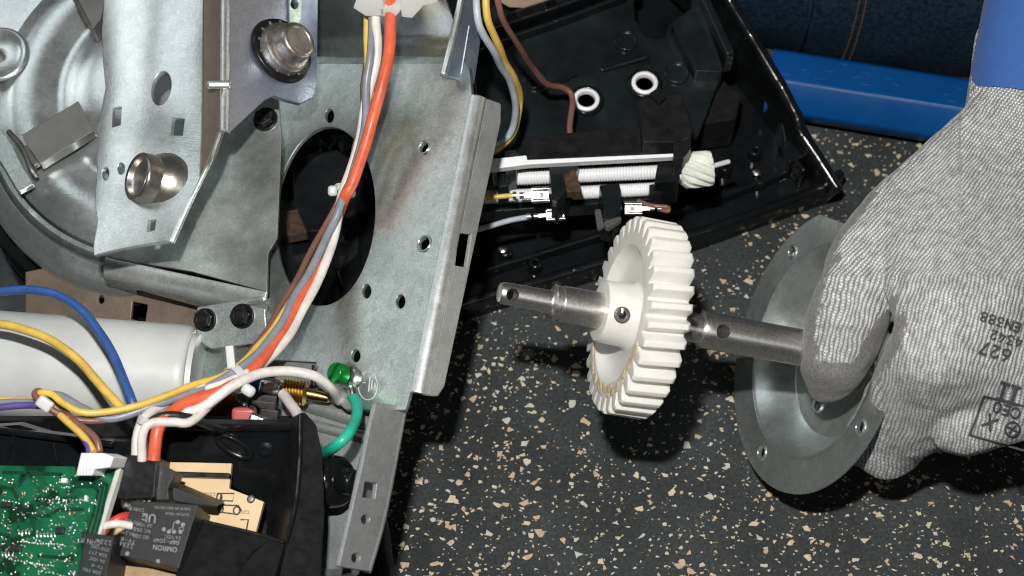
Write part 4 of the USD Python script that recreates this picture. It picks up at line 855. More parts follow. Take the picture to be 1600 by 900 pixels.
# ------------------------------------------------------------------ motor and its mounting bracket, upper left
MF = Plane((0, 0, 62), (20, 380, 50), (165, 200, 57))
def motor():
    root = thing('electric_motor', 'round galvanised electric motor with a steel strap round its lower left edge', 'motor')
    c = np.array(MF.loc(269, 134)); Rm = np.linalg.norm(np.array(MF.loc(80, 350)) - c)
    pad = Rm * 1.0
    ringp = lambda r, cx=None: [(c[0] + r * math.cos(q), c[1] + r * math.sin(q)) for q in np.linspace(0, 2 * np.pi, 120, endpoint=False)]
    o = MF.o + MF.u * c[0] + MF.v * c[1]
    # face: a shallow dished end plate
    ep = lathe([(0.0040, 0), (0.0040, Rm * 0.30), (0.0036, Rm * 0.42), (0.0010, Rm * 0.52), (-0.0010, Rm * 0.58), (-0.0012, Rm * 0.64), (0.0002, Rm * 0.72), (0.0006, Rm * 0.80), (0.0002, Rm * 0.86), (-0.0006, Rm * 0.90), (-0.0030, Rm * 0.975), (-0.008, Rm * 0.985), (-0.030, Rm * 0.985), (-0.030, 0)], o, MF.n, 140)
    stop = MF.hit(300, 200) * 1000.0
    ep = from_mm(Manifold(m3.Mesh(np.asarray(ep.vertices * 1000.0, np.float32), np.asarray(ep.faces, np.uint32))).trim_by_plane([float(q) for q in -MF.u], float(-MF.u @ stop)))
    obj('end_plate', ep, M['zinc_bright'], root, smooth=30)
    obj('corner_plate', sheet(MF.shifted(-0.0035), [(-40, -40), (220, -40), (220, 160), (-40, 230)], t=0.002), M['zinc_bright'], root)
    # embossed round at the picture's left edge, with its rivet
    e = MF.hit(-2, 88); s = px(e)
    obj('round_emboss', lathe([(0.0, 49 * s), (0.0007, 46 * s), (0.0009, 43 * s), (0.0002, 38 * s), (-0.0008, 30 * s), (-0.0006, 16 * s), (-0.0012, 10 * s), (-0.0012, 0)], e + MF.n * 0.0010, MF.n, 64), M['zinc_bright'], root, smooth=70)
    obj('rivet', lathe([(0, 9 * s), (0.0010, 8 * s), (0.0018, 4 * s), (0.002, 0)], e, MF.n, 28), M['dark_steel'], root, smooth=60)
    # oval bulge, half hidden by the bracket
    g = MF.hit(163, 128); k = trimesh.creation.icosphere(4, 1.0).vertices; s = px(g)
    ov = k * np.array([24 * s, 66 * s, 14 * s]); ov = g + ov[:, :1] * MF.u + ov[:, 1:2] * unit(MF.v + 0.12 * MF.u) + ov[:, 2:] * MF.n
    obj('oval_bulge', trimesh.Trimesh(ov, trimesh.creation.icosphere(4, 1.0).faces, process=False), M['zinc_mirror'], root, smooth=True)
    # straps: flat bands following the motor's edge
    def arc(r, a0, a1, z, n=50):
        return [o + (MF.u * math.cos(q) + MF.v * math.sin(q)) * r + MF.n * z for q in np.radians(np.linspace(a0, a1, n))]
    def band(r0, r1, a0, a1, z0, z1, t, name, mat):
        qs = np.radians(np.linspace(a0, a1, 60)); V = []
        for q in qs:
            d = MF.u * math.cos(q) + MF.v * math.sin(q); V += [o + d * r0 + MF.n * z0, o + d * ((r0 + r1) / 2) + MF.n * ((z0 + z1) / 2 + 0.0012), o + d * r1 + MF.n * z1, o + d * r1 + MF.n * (z1 - t), o + d * r0 + MF.n * (z0 - t)]
        kf = 5; Fc = [x for i in range(59) for j in range(kf) for x in ([i * kf + j, i * kf + (j + 1) % kf, (i + 1) * kf + (j + 1) % kf], [i * kf + j, (i + 1) * kf + (j + 1) % kf, (i + 1) * kf + j])]
        m = trimesh.Trimesh(V, Fc, process=False)
        if m.volume < 0: m.invert()
        return obj(name, m, M[mat], root, smooth=50)
    band(Rm * 0.99, Rm * 1.045, 175, 268, -0.004, -0.006, 0.010, 'strap', 'zinc')
    band(Rm * 1.045, Rm * 1.16, 175, 262, -0.009, -0.015, 0.004, 'rim_band', 'zinc_bright')
    band(Rm * 1.165, Rm * 1.23, 175, 252, -0.022, -0.030, 0.004, 'lower_ring', 'black_gloss')
    # dark rectangular lug and its clip on the strap
    lg = MF.shifted(0.004)
    obj('steel_lug', sheet(lg, [(38, 218), (126, 165), (150, 211), (66, 263)], t=0.0042, off=0.003, r=0.0003), M['dark_grey_steel'], root)
    st = MF.shifted(0.0035)
    obj('strap_end', sheet(st, [(-20, 212), (4, 204), (20, 228), (36, 262), (54, 290), (30, 302), (6, 260), (-20, 226)], t=0.0022, off=0.0010, r=0.0005), M['zinc'], root)
    obj('clip_wire', tube([st.hit(16, 210) + st.n * 0.002, st.hit(40, 240) + st.n * 0.0035, st.hit(52, 270) + st.n * 0.0035, st.hit(60, 282) + st.n * 0.002], 0.0009, 8), M['dark_steel'], root)
    obj('clip_bar', rbox(st.hit(52, 252) + st.n * 0.003, axes(st.hit(66, 268) - st.hit(40, 232), st.n), (0.0042, 0.0011, 0.001), 0.0005), M['dark_steel'], root)
    # dark bracket at the top
    up = MF.shifted(0.010)
    obj('top_lug', sheet(up, [(112, -20), (172, -20), (160, 34), (146, 51), (140, 46)], t=0.008, off=0.002, r=0.0006), M['dark_grey_steel'], root)
    obj('top_lug_edge', tube([up.hit(113, -10) + up.n * 0.0016, up.hit(143, 47) + up.n * 0.0016], 0.0009, 8), M['dark_steel'], root)
M['dark_grey_steel'] = look('dark_grey_steel', (0.19, 0.19, 0.185), 0.48, 0.55, var=0.12, scale=120, bump=0.12, bevel=0.0004)
motor()

HL = Plane((352, 0, 100), (330, 262, 90), (150, 230, 78))
HS = Plane((318, 0, HL.hit(318, 0)[2] * 1000), (316, 200, HL.hit(316, 200)[2] * 1000), (345, 100, HL.hit(345, 100)[2] * 1000 + 5.5))
HR = Plane((360, 0, HS.hit(345, 0)[2] * 1000 - 0.5), (358, 200, HS.hit(344, 200)[2] * 1000 - 0.5), (495, 90, 84))
def bracket():
    root = thing('motor_bracket', 'angular galvanised bracket with two steel bearing bosses on the motor', 'bracket')
    a = HL
    hl = [(168, -30), (318, -30), (316, 205), (313, 282), (296, 318), (269, 379), (210, 388), (147, 399), (146, 384), (153, 345), (148, 318), (153, 262), (150, 243), (156, 222), (152, 200), (160, 178), (169, 140), (164, 100), (162, 50)]
    holes = [a.ell(260, 145, 14, 27, 12), a.poly([(182, 174), (197, 173), (195, 201), (180, 203)]), a.poly([(276, 190), (293, 189), (290, 216), (273, 217)]), a.ell(168, 274, 6, 10), a.ell(195, 268, 6, 9), a.poly([(236, 349), (249, 347), (246, 363), (234, 366)])]
    def bulged(m, f):
        vv, ff = trimesh.remesh.subdivide_to_size(m.vertices, m.faces, 0.0022)
        m = trimesh.Trimesh(vv, ff); x_, y_ = pixel_of(m.vertices)
        return trimesh.Trimesh(m.vertices + a.n * f(x_, y_)[:, None], m.faces, process=False)
    obj('left_plate', bulged(sheet(a, hl, holes, t=0.0015), lambda x_, y_: 0.0034 * np.clip(1 - ((x_ - 234) / 86.0) ** 2, 0, 1) * (0.6 + 0.4 * np.cos((y_ - 120) / 130.0))), M['zinc_bright'], root, smooth=40)
    obj('turned_edge', sheet(HS, [(318.5, -30), (345.5, -30), (343.5, 205), (332, 240), (321, 265), (314, 281), (316, 205)], t=0.0015), M['zinc_brown_reflection'], root)  # brown reflection beside the fold, painted as the strip's colour
    p0, p1 = HS.hit(345.5, -30), HS.hit(343.5, 205)
    q0, q1 = HR.hit(360, -30), HR.hit(358, 206)
    # the fold between the two plates: a rounded ridge
    V = []
    for x0, x1 in ((p0, q0), (p1, q1)):
        m_ = (x0 + x1) / 2 + unit(HS.n + HR.n) * 0.0018
        cur = [x0 * (1 - t) ** 2 + m_ * 2 * t * (1 - t) + x1 * t * t for t in np.linspace(0, 1, 9)]
        V += cur + [q - unit(HS.n + HR.n) * 0.0014 for q in cur[::-1]]
    k = 18; Fc = [x for j in range(k) for x in ([j, (j + 1) % k, k + (j + 1) % k], [j, k + (j + 1) % k, k + j])]
    for b in (0, k):
        for j in range(8):
            f = [[b + j, b + j + 1, b + 16 - j], [b + j, b + 16 - j, b + 17 - j]]
            Fc += f if b else [q[::-1] for q in f]
    m = trimesh.Trimesh(V, Fc, process=False)
    if m.volume < 0: m.invert()
    obj('fold', m, M['zinc_bend'], root, smooth=80)
    obj('right_plate', sheet(HR, [(360, -30), (497, -30), (495, 128), (489, 152), (470, 162), (447, 156), (428, 149), (414, 156), (386, 182), (358, 208)], [HR.ell(440, 78, 30, 34), HR.ell(458, 8, 6, 8)], t=0.0015), M['zinc_blue'], root)  # blue reflection is painted into this plate's colour
    obj('pressed_rib', sheet(HR.shifted(0.0), [(449, -30), (470, -30), (469, 30), (466, 42), (450, 38)], [HR.ell(458, 8, 6, 8)], t=0.0006, off=0.0008), M['zinc'], root)
    o = HS.hit(347, 134) + HS.n * 0.0010; obj('fold_gusset', rbox(o, axes(R, B), (0.0036, 0.0013, 0.0011), 0.0009), M['zinc_bright'], root, smooth=60)
    obj('cut_edge', tube([HS.hit(344, 207), HS.hit(332, 241), HS.hit(322, 265), a.hit(296, 319), a.hit(269, 380)], 0.0007, 8), M['zinc'], root)
    # boss with a toothed lock washer
    c = HR.hit(436, 82); s = px(c)
    ax = unit(HR.n * 0.9 + R * 0.10)
    lw = obj('lock_washer', lathe([(0.0002, 30 * s), (0.0016, 36 * s), (0.0022, 44 * s), (0.0016, 52 * s), (0.0004, 55 * s), (0.0002, 30 * s)], HR.hit(438, 80), HR.n, 48), M['black_zinc'], root)
    for i in range(14):
        q = 2 * np.pi * i / 14; d = HR.u * math.cos(q) + HR.v * math.sin(q)
        obj('washer_tooth', rbox(HR.hit(438, 80) + d * 40 * s + HR.n * 0.0022, (d, np.cross(HR.n, d), unit(HR.n + d * 0.25)), (8 * s, 2.4 * s, 0.0004), 0.0003), M['dark_steel'], lw)
    obj('bearing_boss', lathe([(-0.002, 0), (-0.002, 43 * s), (0.0032, 43 * s), (0.0044, 41.5 * s), (0.0050, 37 * s), (0.0051, 32 * s), (0.0088, 31 * s), (0.0098, 29.5 * s), (0.0103, 26 * s), (0.0103, 21 * s), (0.0101, 20 * s), (0.0101, 0)], c, ax, 56), M['steel_end'], root, smooth=38)
    # hollow boss, lower
    c2 = a.hit(246, 284); s = px(c2); ax2 = unit(a.n * 0.70 - R * 0.52 - UP * 0.04)
    obj('hollow_boss', lathe([(-0.004, 24 * s), (-0.0042, 54 * s), (-0.0016, 51 * s), (0.0002, 47 * s), (0.0012, 43.5 * s), (0.0022, 41.5 * s), (0.0024, 40.3 * s), (0.0056, 39.5 * s), (0.0067, 38.5 * s), (0.0071, 36 * s), (0.0069, 31 * s), (0.0060, 29.5 * s), (0.0052, 28 * s), (0.0050, 0)], c2, ax2, 56), M['boss'], root, smooth=38)
    # piece of white part seen in the oval hole
    obj('inner_spacer', tube([a.hit(252, 170) - a.n * 0.006, a.hit(272, 122) - a.n * 0.006], 0.0026, 14), M['nylon'], root)
    # stamped nicks
    for x, y in ((212, 30), (210, 52), (209, 84)):
        obj('stamp_mark', tube([a.hit(x - 2, y + 3) + a.n * 0.00005, a.hit(x + 4, y) + a.n * 0.00005], 0.0003, 6), M['zinc'], root)
M['boss'] = zinc('boss_steel', (0.52, 0.50, 0.46), rough=0.3, metal=0.95, seed=0.29, tarn=0.3)
bracket()

# ------------------------------------------------------------------ capacitor
def capacitor():
    root = thing('capacitor', 'white cylindrical motor capacitor lying under the blue and yellow wires', 'capacitor')
    a, b = P(-120, 560, 46), P(300, 592, 44); d = unit(b - a); L = np.linalg.norm(b - a); r = 84 * px(P(150, 580, 46))
    obj('can', lathe([(0, 0), (0, r), (L - 0.0030, r), (L - 0.0012, r * 0.985), (L - 0.0003, r * 0.95), (L, r * 0.90), (L, 0)], a, d, 96), M['cap_white'], root, smooth=40)
    obj('end_cap', lathe([(L - 0.0002, 0), (L - 0.0002, r * 0.86), (L + 0.0016, r * 0.84), (L + 0.0016, 0)], a, d, 60), M['cap_white'], root)
capacitor()

# ------------------------------------------------------------------ flat print on a plane
def text_on(pl, txt, x, y, ang, h, off=0.0002, bold=False):
    """lettering on a plane: baseline start (x, y), reading direction ang (degrees, clockwise from the picture's right), capital height h in photograph pixels"""
    c, s_ = math.cos(math.radians(ang)), math.sin(math.radians(ang)); o = np.array(pl.loc(x, y))
    ex = np.array(pl.loc(x + c, y + s_)) - o; ey = np.array(pl.loc(x + s_, y - c)) - o
    m = meshkit.text_mesh(txt, 1.0, 0.05, bold); v = m.vertices
    q = o + v[:, :1] * ex * h + v[:, 1:2] * ey * h
    w = pl.o + q[:, :1] * pl.u + q[:, 1:] * pl.v + pl.n * (off + (v[:, 2:] > 0.01) * 0.00004)
    m = trimesh.Trimesh(w, m.faces, process=False)
    return m

# ------------------------------------------------------------------ control box, lower left
BF = Plane((0, 800, 50), (480, 800, 54), (240, 680, 54))
def control_box():
    root = thing('control_box', 'black plastic control box tray with a tall rounded right wall', 'box')
    obj('tray_floor', sheet(BF, [(-40, 650), (470, 650), (500, 700), (500, 930), (-40, 930)], t=0.003, r=0.002), M['black_plastic'], root)
    top = Plane((20, 690, 62), (480, 672, 70), (240, 730, 60))
    obj('back_wall', sheet(top, [(-40, 668), (30, 664), (110, 688), (215, 690), (225, 720), (196, 740), (-40, 740)], t=0.004, r=0.001), M['black_gloss'], root)
    obj('back_ledge', cat(rbox((top.hit(-20, 668) + top.hit(180, 693)) / 2, axes(top.hit(180, 693) - top.hit(-20, 668), top.n), (np.linalg.norm(top.hit(180, 693) - top.hit(-20, 668)) / 2, 0.0010, 0.0022), 0.0006)), M['black_gloss'], root)
    t2 = Plane((250, 680, 72), (480, 666, 78), (300, 725, 66))
    obj('inner_wall', sheet(t2, [(262, 664), (300, 668), (470, 668), (472, 700), (470, 740), (440, 830), (420, 842), (411, 784), (361, 760), (363, 728), (243, 723), (250, 690)], t=0.006, r=0.0006), M['black_gloss'], root)
    ovl = [t2.hit(366 + 26 * math.cos(q) + 4 * math.sin(q), 697 + 11 * math.cos(q) + 14 * math.sin(q)) + t2.n * 0.0002 for q in np.linspace(0, 2 * np.pi, 32)]
    obj('oval_rim', tube(ovl, 0.0009, 8, raw=True), M['black_gloss'], root)
    obj('wall_rim', tube([t2.hit(265, 665), t2.hit(340, 668), t2.hit(466, 668)], 0.0012, 8), M['black_gloss'], root)
    obj('knob_scar', lathe([(0, 0.0024), (0.0006, 0.0022), (0.0010, 0.0012), (0.0006, 0)], t2.hit(415, 702), t2.n, 20), M['scuffed_black'], root)
    # tall right wall, rounded top
    rw = Plane((470, 650, 84), (500, 720, 78), (480, 890, 70))
    obj('right_wall', sheet(rw, [(466, 646), (476, 644), (494, 664), (504, 712), (507, 800), (500, 930), (384, 930), (420, 880), (446, 845), (460, 780), (466, 720)], t=0.020, r=0.001), M['black_plastic'], root)
    obj('right_wall_edge', tube([rw.hit(469, 648), rw.hit(468, 720), rw.hit(461, 790), rw.hit(447, 845), rw.hit(436, 858)], 0.0008, 8), M['black_gloss'], root)
    fw = Plane((300, 815, 76), (440, 845, 77), (270, 900, 79))
    obj('front_wall', sheet(fw, [(303, 812), (398, 834), (445, 848), (420, 930), (262, 930), (279, 888)], t=0.004, r=0.0006), M['black_plastic'], root)
    obj('front_rim', tube([fw.hit(304, 812), fw.hit(398, 834), fw.hit(444, 848)], 0.0006, 8), M['black_plastic'], root)
    obj('moulded_arc', tube([fw.hit(370, 905), fw.hit(384, 878), fw.hit(402, 858), fw.hit(425, 846)], 0.0004, 6), M['scuffed_black'], root)
    for x0, y0, x1, y1 in ((24, 676, 12, 716), (84, 692, 90, 724)):
        obj('wall_rib', tube([top.hit(x0, y0) + top.n * 0.0003, top.hit(x1, y1) + top.n * 0.0003], 0.0005, 8), M['scuffed_black'], root)
    return fw
control_box()

def relay(face, side, label, sides_t, texts, mat='relay_black'):
    root = thing('relay', label, 'relay', None)
    pl = Plane(*face[1]); m = sheet(pl, face[0], t=sides_t, r=0.0002)
    case = obj('case', m, M[mat], root, smooth=20)
    if texts:
        for t_ in texts: obj('printed_text', text_on(pl, *t_), M['relay_print'], case, smooth=False)
    return root, pl, case
M['relay_print'] = look('pale_print', (0.22, 0.235, 0.24), 0.7, 0, var=0.35, scale=2500)
def circuit():
    # tan power board
    root = thing('power_board', 'tan printed power board with black outlines in the control box', 'circuit board')
    M['tan_board'] = look('tan_laminate', (0.60, 0.42, 0.22), 0.5, 0, color2=(0.66, 0.49, 0.28), var=0.06, scale=60, bump=0.08, bevel=0.0003)
    M['amber_board'] = look('amber_laminate', (0.33, 0.19, 0.07), 0.4, 0, color2=(0.45, 0.30, 0.14), var=0.3, scale=90)
    pb = Plane((280, 745, 68), (411, 784, 68), (300, 830, 64))
    obj('board', sheet(pb, [(262, 722), (362, 724), (358, 763), (412, 784), (396, 846), (160, 930), (150, 860)], t=0.0018), M['tan_board'], root)
    def outl(pts, w=0.00022, closed=True):
        q = [pb.hit(x, y) + pb.n * 0.0001 for x, y in pts]; q = q + [q[0]] if closed else q
        return tube(q, w, 5, raw=True)
    oval = lambda cx, cy, rx, ry: outl([(cx + rx * math.cos(a), cy + ry * math.sin(a)) for a in np.linspace(0, 2 * np.pi, 18, endpoint=False)])
    obj('board_print', cat(outl([(340, 771), (366, 771), (364, 783), (338, 782)]), outl([(346, 771), (344, 782)], closed=False), oval(343, 777, 4, 6), outl([(346, 789), (373, 790), (377, 797), (372, 804), (342, 800)]), oval(370, 798, 5, 6), oval(345, 795, 4, 6),
        outl([(376, 812), (388, 812), (384, 836)], closed=False), outl([(268, 751), (273, 752), (273, 757)], closed=False)), M['print'], root, kind='stuff')
    obj('printed_text', text_on(pb, 'C202', 390, 798, 181, 5), M['print'], root, smooth=False); obj('printed_text', text_on(pb, 'C201', 337, 770, 180, 5), M['print'], root, smooth=False)
    obj('solder_dot', lathe([(0, 0.0012), (0.0006, 0.0009), (0.0008, 0)], pb.hit(392, 780), pb.n, 14), M['dark_steel'], root)
    obj('dark_bar', rbox((pb.hit(262, 742) + pb.hit(359, 745)) / 2 + pb.n * 0.001, axes(pb.hit(359, 745) - pb.hit(262, 742), pb.n), (0.0092, 0.0007, 0.0012), 0.0002), M['black_plastic'], root)
    ab = Plane((165, 882, 72), (275, 894, 72), (170, 930, 70))
    obj('amber_strip', sheet(ab, [(163, 880), (276, 893), (268, 940), (156, 940)], t=0.0016), M['amber_board'], root)
    # relays
    f = [(206, 782), (309, 789), (279, 888), (187, 868)]
    T_ = [('OMRON', 278, 856, 187, 7.4, 0.0002, True), ('G8P-1C4P', 281, 846, 187, 5.6, 0.0002, True), ('24 VDC', 284, 839, 187, 5.4), ('MADE IN INDONESIA', 298, 794, 183, 4.0), ('Bottom View', 296, 803, 184, 4.6),
          ('UL', 246, 805, 187, 13, 0.0002, True), ('c', 231, 806, 187, 11, 0.0002, True), ('28 VDC', 239, 820, 187, 5.2), ('NC 20A', 236, 828, 187, 5.2), ('NO 30A', 234, 838, 187, 5.2), ('CHN 8', 226, 795, 187, 5.5), ('250 VAC', 222, 817, 195, 5.0), ('20A 28V', 219, 826, 195, 5.0), ('30A 277', 216, 835, 195, 5.0), ('TV-8', 213, 845, 195, 6.6), ('1234', 210, 852, 195, 6.6)]
    root, pl, case = relay((f, ((206, 782, 84), (309, 789, 86), (230, 878, 81))), None, 'large black relay with white upside-down print on the tan board', 0.013, T_)
    dots = [(264, 831), (272, 831), (282, 831), (286, 820), (278, 816), (256, 827), (199, 865), (247, 877)]
    obj('printed_symbol', cat(*[lathe([(0, 0.0006), (0.0001, 0.0005), (0.0001, 0)], pl.hit(x, y) + pl.n * 0.0001, pl.n, 12) for x, y in dots], tube([pl.hit(264, 829), pl.hit(270, 826), pl.hit(272, 816), pl.hit(278, 815)], 0.00018, 5, raw=True), tube([pl.hit(281, 830), pl.hit(280, 824), pl.hit(286, 824), pl.hit(287, 829), pl.hit(281, 830)], 0.00016, 5, raw=True)), M['relay_print'], case, kind='stuff')
    f = [(136, 832), (178, 838), (160, 930), (112, 930)]
    T_ = [('1234', 176, 846, 190, 7.2), ('CHN 8', 158, 846, 190, 7.2)] + [(w, 172 - 3.2 * i, 858 + 9 * i, 194, 5.2) for i, w in enumerate(('250 VAC', '30A 277', '24 VDC', 'TV-8', '20A 28V'))]
    relay((f, ((136, 832, 84), (178, 838, 85), (120, 900, 82))), None, 'smaller black relay at the bottom edge beside the green circuit board', 0.013, T_)
    f = [(268, 760), (344, 792), (309, 789), (262, 781)]
    relay((f, ((268, 760, 80), (344, 792, 78), (262, 781, 78))), None, 'plain dark grey relay half hidden behind the printed black relay', 0.010, None)
    # black connector block with tinned pins
    root = thing('wire_connector', 'black connector block where the white, black and orange wires plug in', 'connector')
    cb = Plane((194, 711, 88), (245, 712, 89), (184, 778, 84))
    obj('body', sheet(cb, [(194, 711), (246, 712), (240, 778), (184, 779)], t=0.012, r=0.0003), M['black_plastic'], root)
    obj('side_block', sheet(cb.shifted(-0.003), [(246, 726), (274, 736), (262, 764), (264, 781), (238, 781)], t=0.008, r=0.0002), M['relay_black'], root)
    for i, (x, y) in enumerate(((188, 781), (197, 782), (204, 790))):
        obj('tinned_pin', tube([cb.hit(x, y - 3) - cb.n * 0.004, cb.hit(x + 3, y + 8) - cb.n * 0.003, cb.hit(x + 11, y + 17) - cb.n * 0.006], 0.0011, 8), M['tin'], root)
    for i in range(3):
        obj('tinned_pin', rbox(cb.hit(210 + i * 8, 781) - cb.n * 0.004, (R, UP, B), (0.0005, 0.0009, 0.0006), 0.0003), M['tin'], root)
    # green control board
    root = thing('green_circuit_board', 'green printed circuit board solder side with white edge and shiny joints', 'circuit board')
    gb = Plane((0, 728, 80), (184, 732, 88), (140, 860, 82))
    gl = {'g': ('geometry', {}), 'v': ('voronoi_texture', {'scale': 330, 'metric': 'chebychev', 'feature': 'f1', 'randomness': 0.8}), 'n': ('noise_texture', {'scale': 130, 'detail': 2}), 'r': ('rgb_ramp', {'ramp': [(0.47, (0.004, 0.028, 0.013)), (0.53, (0.006, 0.085, 0.038)), (0.66, (0.008, 0.125, 0.055))]}), 'p': ('principled_bsdf', {'roughness': 0.3, 'coat_weight': 0.3}),
        'm': ('math', {'math_type': 'multiply_add', 'value2': 0.25})}
    M['pcb'] = usdkit.material(stage, LK + 'green_solder_mask', gl, [('g.position', 'v.vector'), ('g.position', 'n.vector'), ('v.distance', 'm.value1'), ('n.fac', 'm.value3'), ('m.value', 'r.fac'), ('r.color', 'p.base_color')], surface='p.BSDF')
    M['pcb_trace'] = look('green_trace', (0.004, 0.048, 0.024), 0.32, 0, var=0.2, scale=300)
    M['pcb_edge'] = look('board_edge', (0.56, 0.60, 0.52), 0.6, 0, color2=(0.62, 0.64, 0.58), var=0.2, scale=300)
    board = obj('board', sheet(gb, [(-30, 727), (116, 729), (119, 742), (150, 742), (152, 730), (184, 731), (152, 838), (130, 930), (-30, 930)], [gb.ell(34, 748, 5, 9, 20)], t=0.0018), M['pcb'], root)
    eg = gb.shifted(0)
    q = [gb.hit(185.5, 731), gb.hit(152.5, 838), gb.hit(131, 930)]
    obj('board_edge', cat(*[rbox((a + b) / 2 - gb.n * 0.0012, axes(b - a, gb.n), (np.linalg.norm(b - a) / 2, 0.0007, 0.0013), 0.0002) for a, b in zip(q[:-1], q[1:])]), M['pcb_edge'], root)
    for pts in ([(110, 748), (150, 748), (168, 758), (160, 800), (146, 850)], [(112, 754), (148, 754), (161, 762), (154, 800), (140, 850)], [(116, 760), (146, 760), (154, 767), (146, 805), (132, 850)], [(5, 738), (95, 741), (100, 752)], [(60, 790), (80, 780), (120, 778)], [(50, 806), (76, 806), (92, 796), (130, 796)], [(52, 812), (54, 835), (30, 838)], [(0, 760), (20, 764), (28, 780)], [(60, 868), (100, 872), (120, 866)], [(48, 735), (30, 760)], [(0, 834), (14, 838), (14, 870)]):
        d_ = [gb.hit(*p_) for p_ in pts]
        obj('trace', cat(*[rbox((a + b) / 2, axes(b - a, gb.n), (np.linalg.norm(b - a) / 2 + 0.0003, 0.0005, 0.00015), 0.0001) for a, b in zip(d_[:-1], d_[1:])]), M['pcb_trace'], board)
    rng = np.random.default_rng(12); jt = []
    def blob(x, y, sx, sy=None, h=0.5, rot=0.0):
        o = gb.hit(x, y); s = px(o); sp = trimesh.creation.icosphere(1, 1.0); v = sp.vertices * np.array([sx * s, (sy or sx) * s, (sy or sx) * s * h]); c_, s_ = math.cos(rot), math.sin(rot)
        v = np.stack([v[:, 0] * c_ - v[:, 1] * s_, v[:, 0] * s_ + v[:, 1] * c_, v[:, 2]], 1)
        jt.append(trimesh.Trimesh(o + v[:, :1] * gb.u + v[:, 1:2] * gb.v + v[:, 2:] * gb.n, sp.faces, process=False))
    for x0, y0, x1, y1, n in ((28, 846, 98, 852, 17), (14, 874, 80, 884, 15), (56, 780, 135, 782, 16), (5, 782, 30, 786, 6), (96, 762, 108, 760, 4), (60, 892, 100, 900, 8)):
        for t in np.linspace(0, 1, n): blob(x0 + (x1 - x0) * t + rng.normal(0, 0.5), y0 + (y1 - y0) * t + rng.normal(0, 0.6), 1.7, 1.9, 0.9)
    for x0, x1, y, n in ((30, 46, 832, 4), (58, 86, 836, 6), (4, 14, 866, 3)):
        for t in np.linspace(0, 1, n): blob(x0 + (x1 - x0) * t, y, 1.9, 5.4, 0.4, 0.12)
    for _ in range(330):
        x, y = rng.uniform(0, 168), rng.uniform(742, 899)
        if x > 184 - (y - 731) * 0.3 - 18 or (34 - x) ** 2 + (748 - y) ** 2 < 200: continue
        if rng.random() < 0.35 * (meshkit.noise([x / 22, y / 22, 1.0]) < 0.5): continue
        blob(x, y, rng.uniform(1.0, 2.6), rng.uniform(1.0, 2.6), 0.8, rng.uniform(0, 3))
    for _ in range(70):
        x, y = rng.uniform(2, 150), rng.uniform(750, 895)
        if x > 184 - (y - 731) * 0.3 - 22: continue
        blob(x, y, rng.uniform(3, 5.5), 0.9, 1.0, rng.uniform(-0.8, 0.3))
    cp = []
    M['solder'] = look('solder', (0.90, 0.90, 0.88), 0.24, 1.0)
    M['copper'] = look('bare_copper', (0.50, 0.24, 0.13), 0.35, 1.0, var=0.2, scale=500)
    obj('solder_joints', cat(*jt), M['solder'], board, smooth=True, kind='stuff')
    for _ in range(60):
        x, y = rng.uniform(0, 160), rng.uniform(745, 898)
        if x > 184 - (y - 731) * 0.3 - 20: continue
        jt2 = len(jt); blob(x, y, rng.uniform(1.2, 2.4), rng.uniform(1.2, 2.4), 0.25); cp.append(jt.pop())
    obj('copper_pads', cat(*cp), M['copper'], board, smooth=True, kind='stuff')
    for x, y, w, h in ((96, 830, 7, 5.5), (27, 858, 9, 5), (12, 790, 9, 4), (134, 838, 4, 7)):
        o = gb.hit(x, y); s = px(o); obj('chip', rbox(o + gb.n * 0.0006, (gb.u, gb.v, gb.n), (w * s, h * s, 0.0008), 0.0002), M['relay_black'], board)
    for x, y, w, h in ((136, 780, 2.4, 5), (102, 752, 5, 4)):
        o = gb.hit(x, y); s = px(o); obj('chip_capacitor', rbox(o + gb.n * 0.0005, (gb.u, gb.v, gb.n), (w * s, h * s, 0.0007), 0.0003), M['acetal'], board)
    wc = Plane((120, 744, 92), (147, 744, 93), (130, 708, 95))
    cn = obj('plug', sheet(wc, [(127, 708), (162, 708), (178, 714), (172, 730), (148, 733), (144, 743), (119, 743)], t=0.009, r=0.0003), M['acetal'], root)
    for i in range(5):
        a, b = wc.hit(124 + i * 4.6, 743), wc.hit(126 + i * 4.6, 729)
        obj('plug_rib', rbox((a + b) / 2 + wc.n * 0.0003, axes(b - a, wc.n), (np.linalg.norm(b - a) / 2, 0.00028, 0.0003), 0.0001), M['acetal'], cn)
    obj('printed_text', text_on(gb, '3045', 176, 739, 184, 4), M['pcb_trace'], board, smooth=False)
circuit()

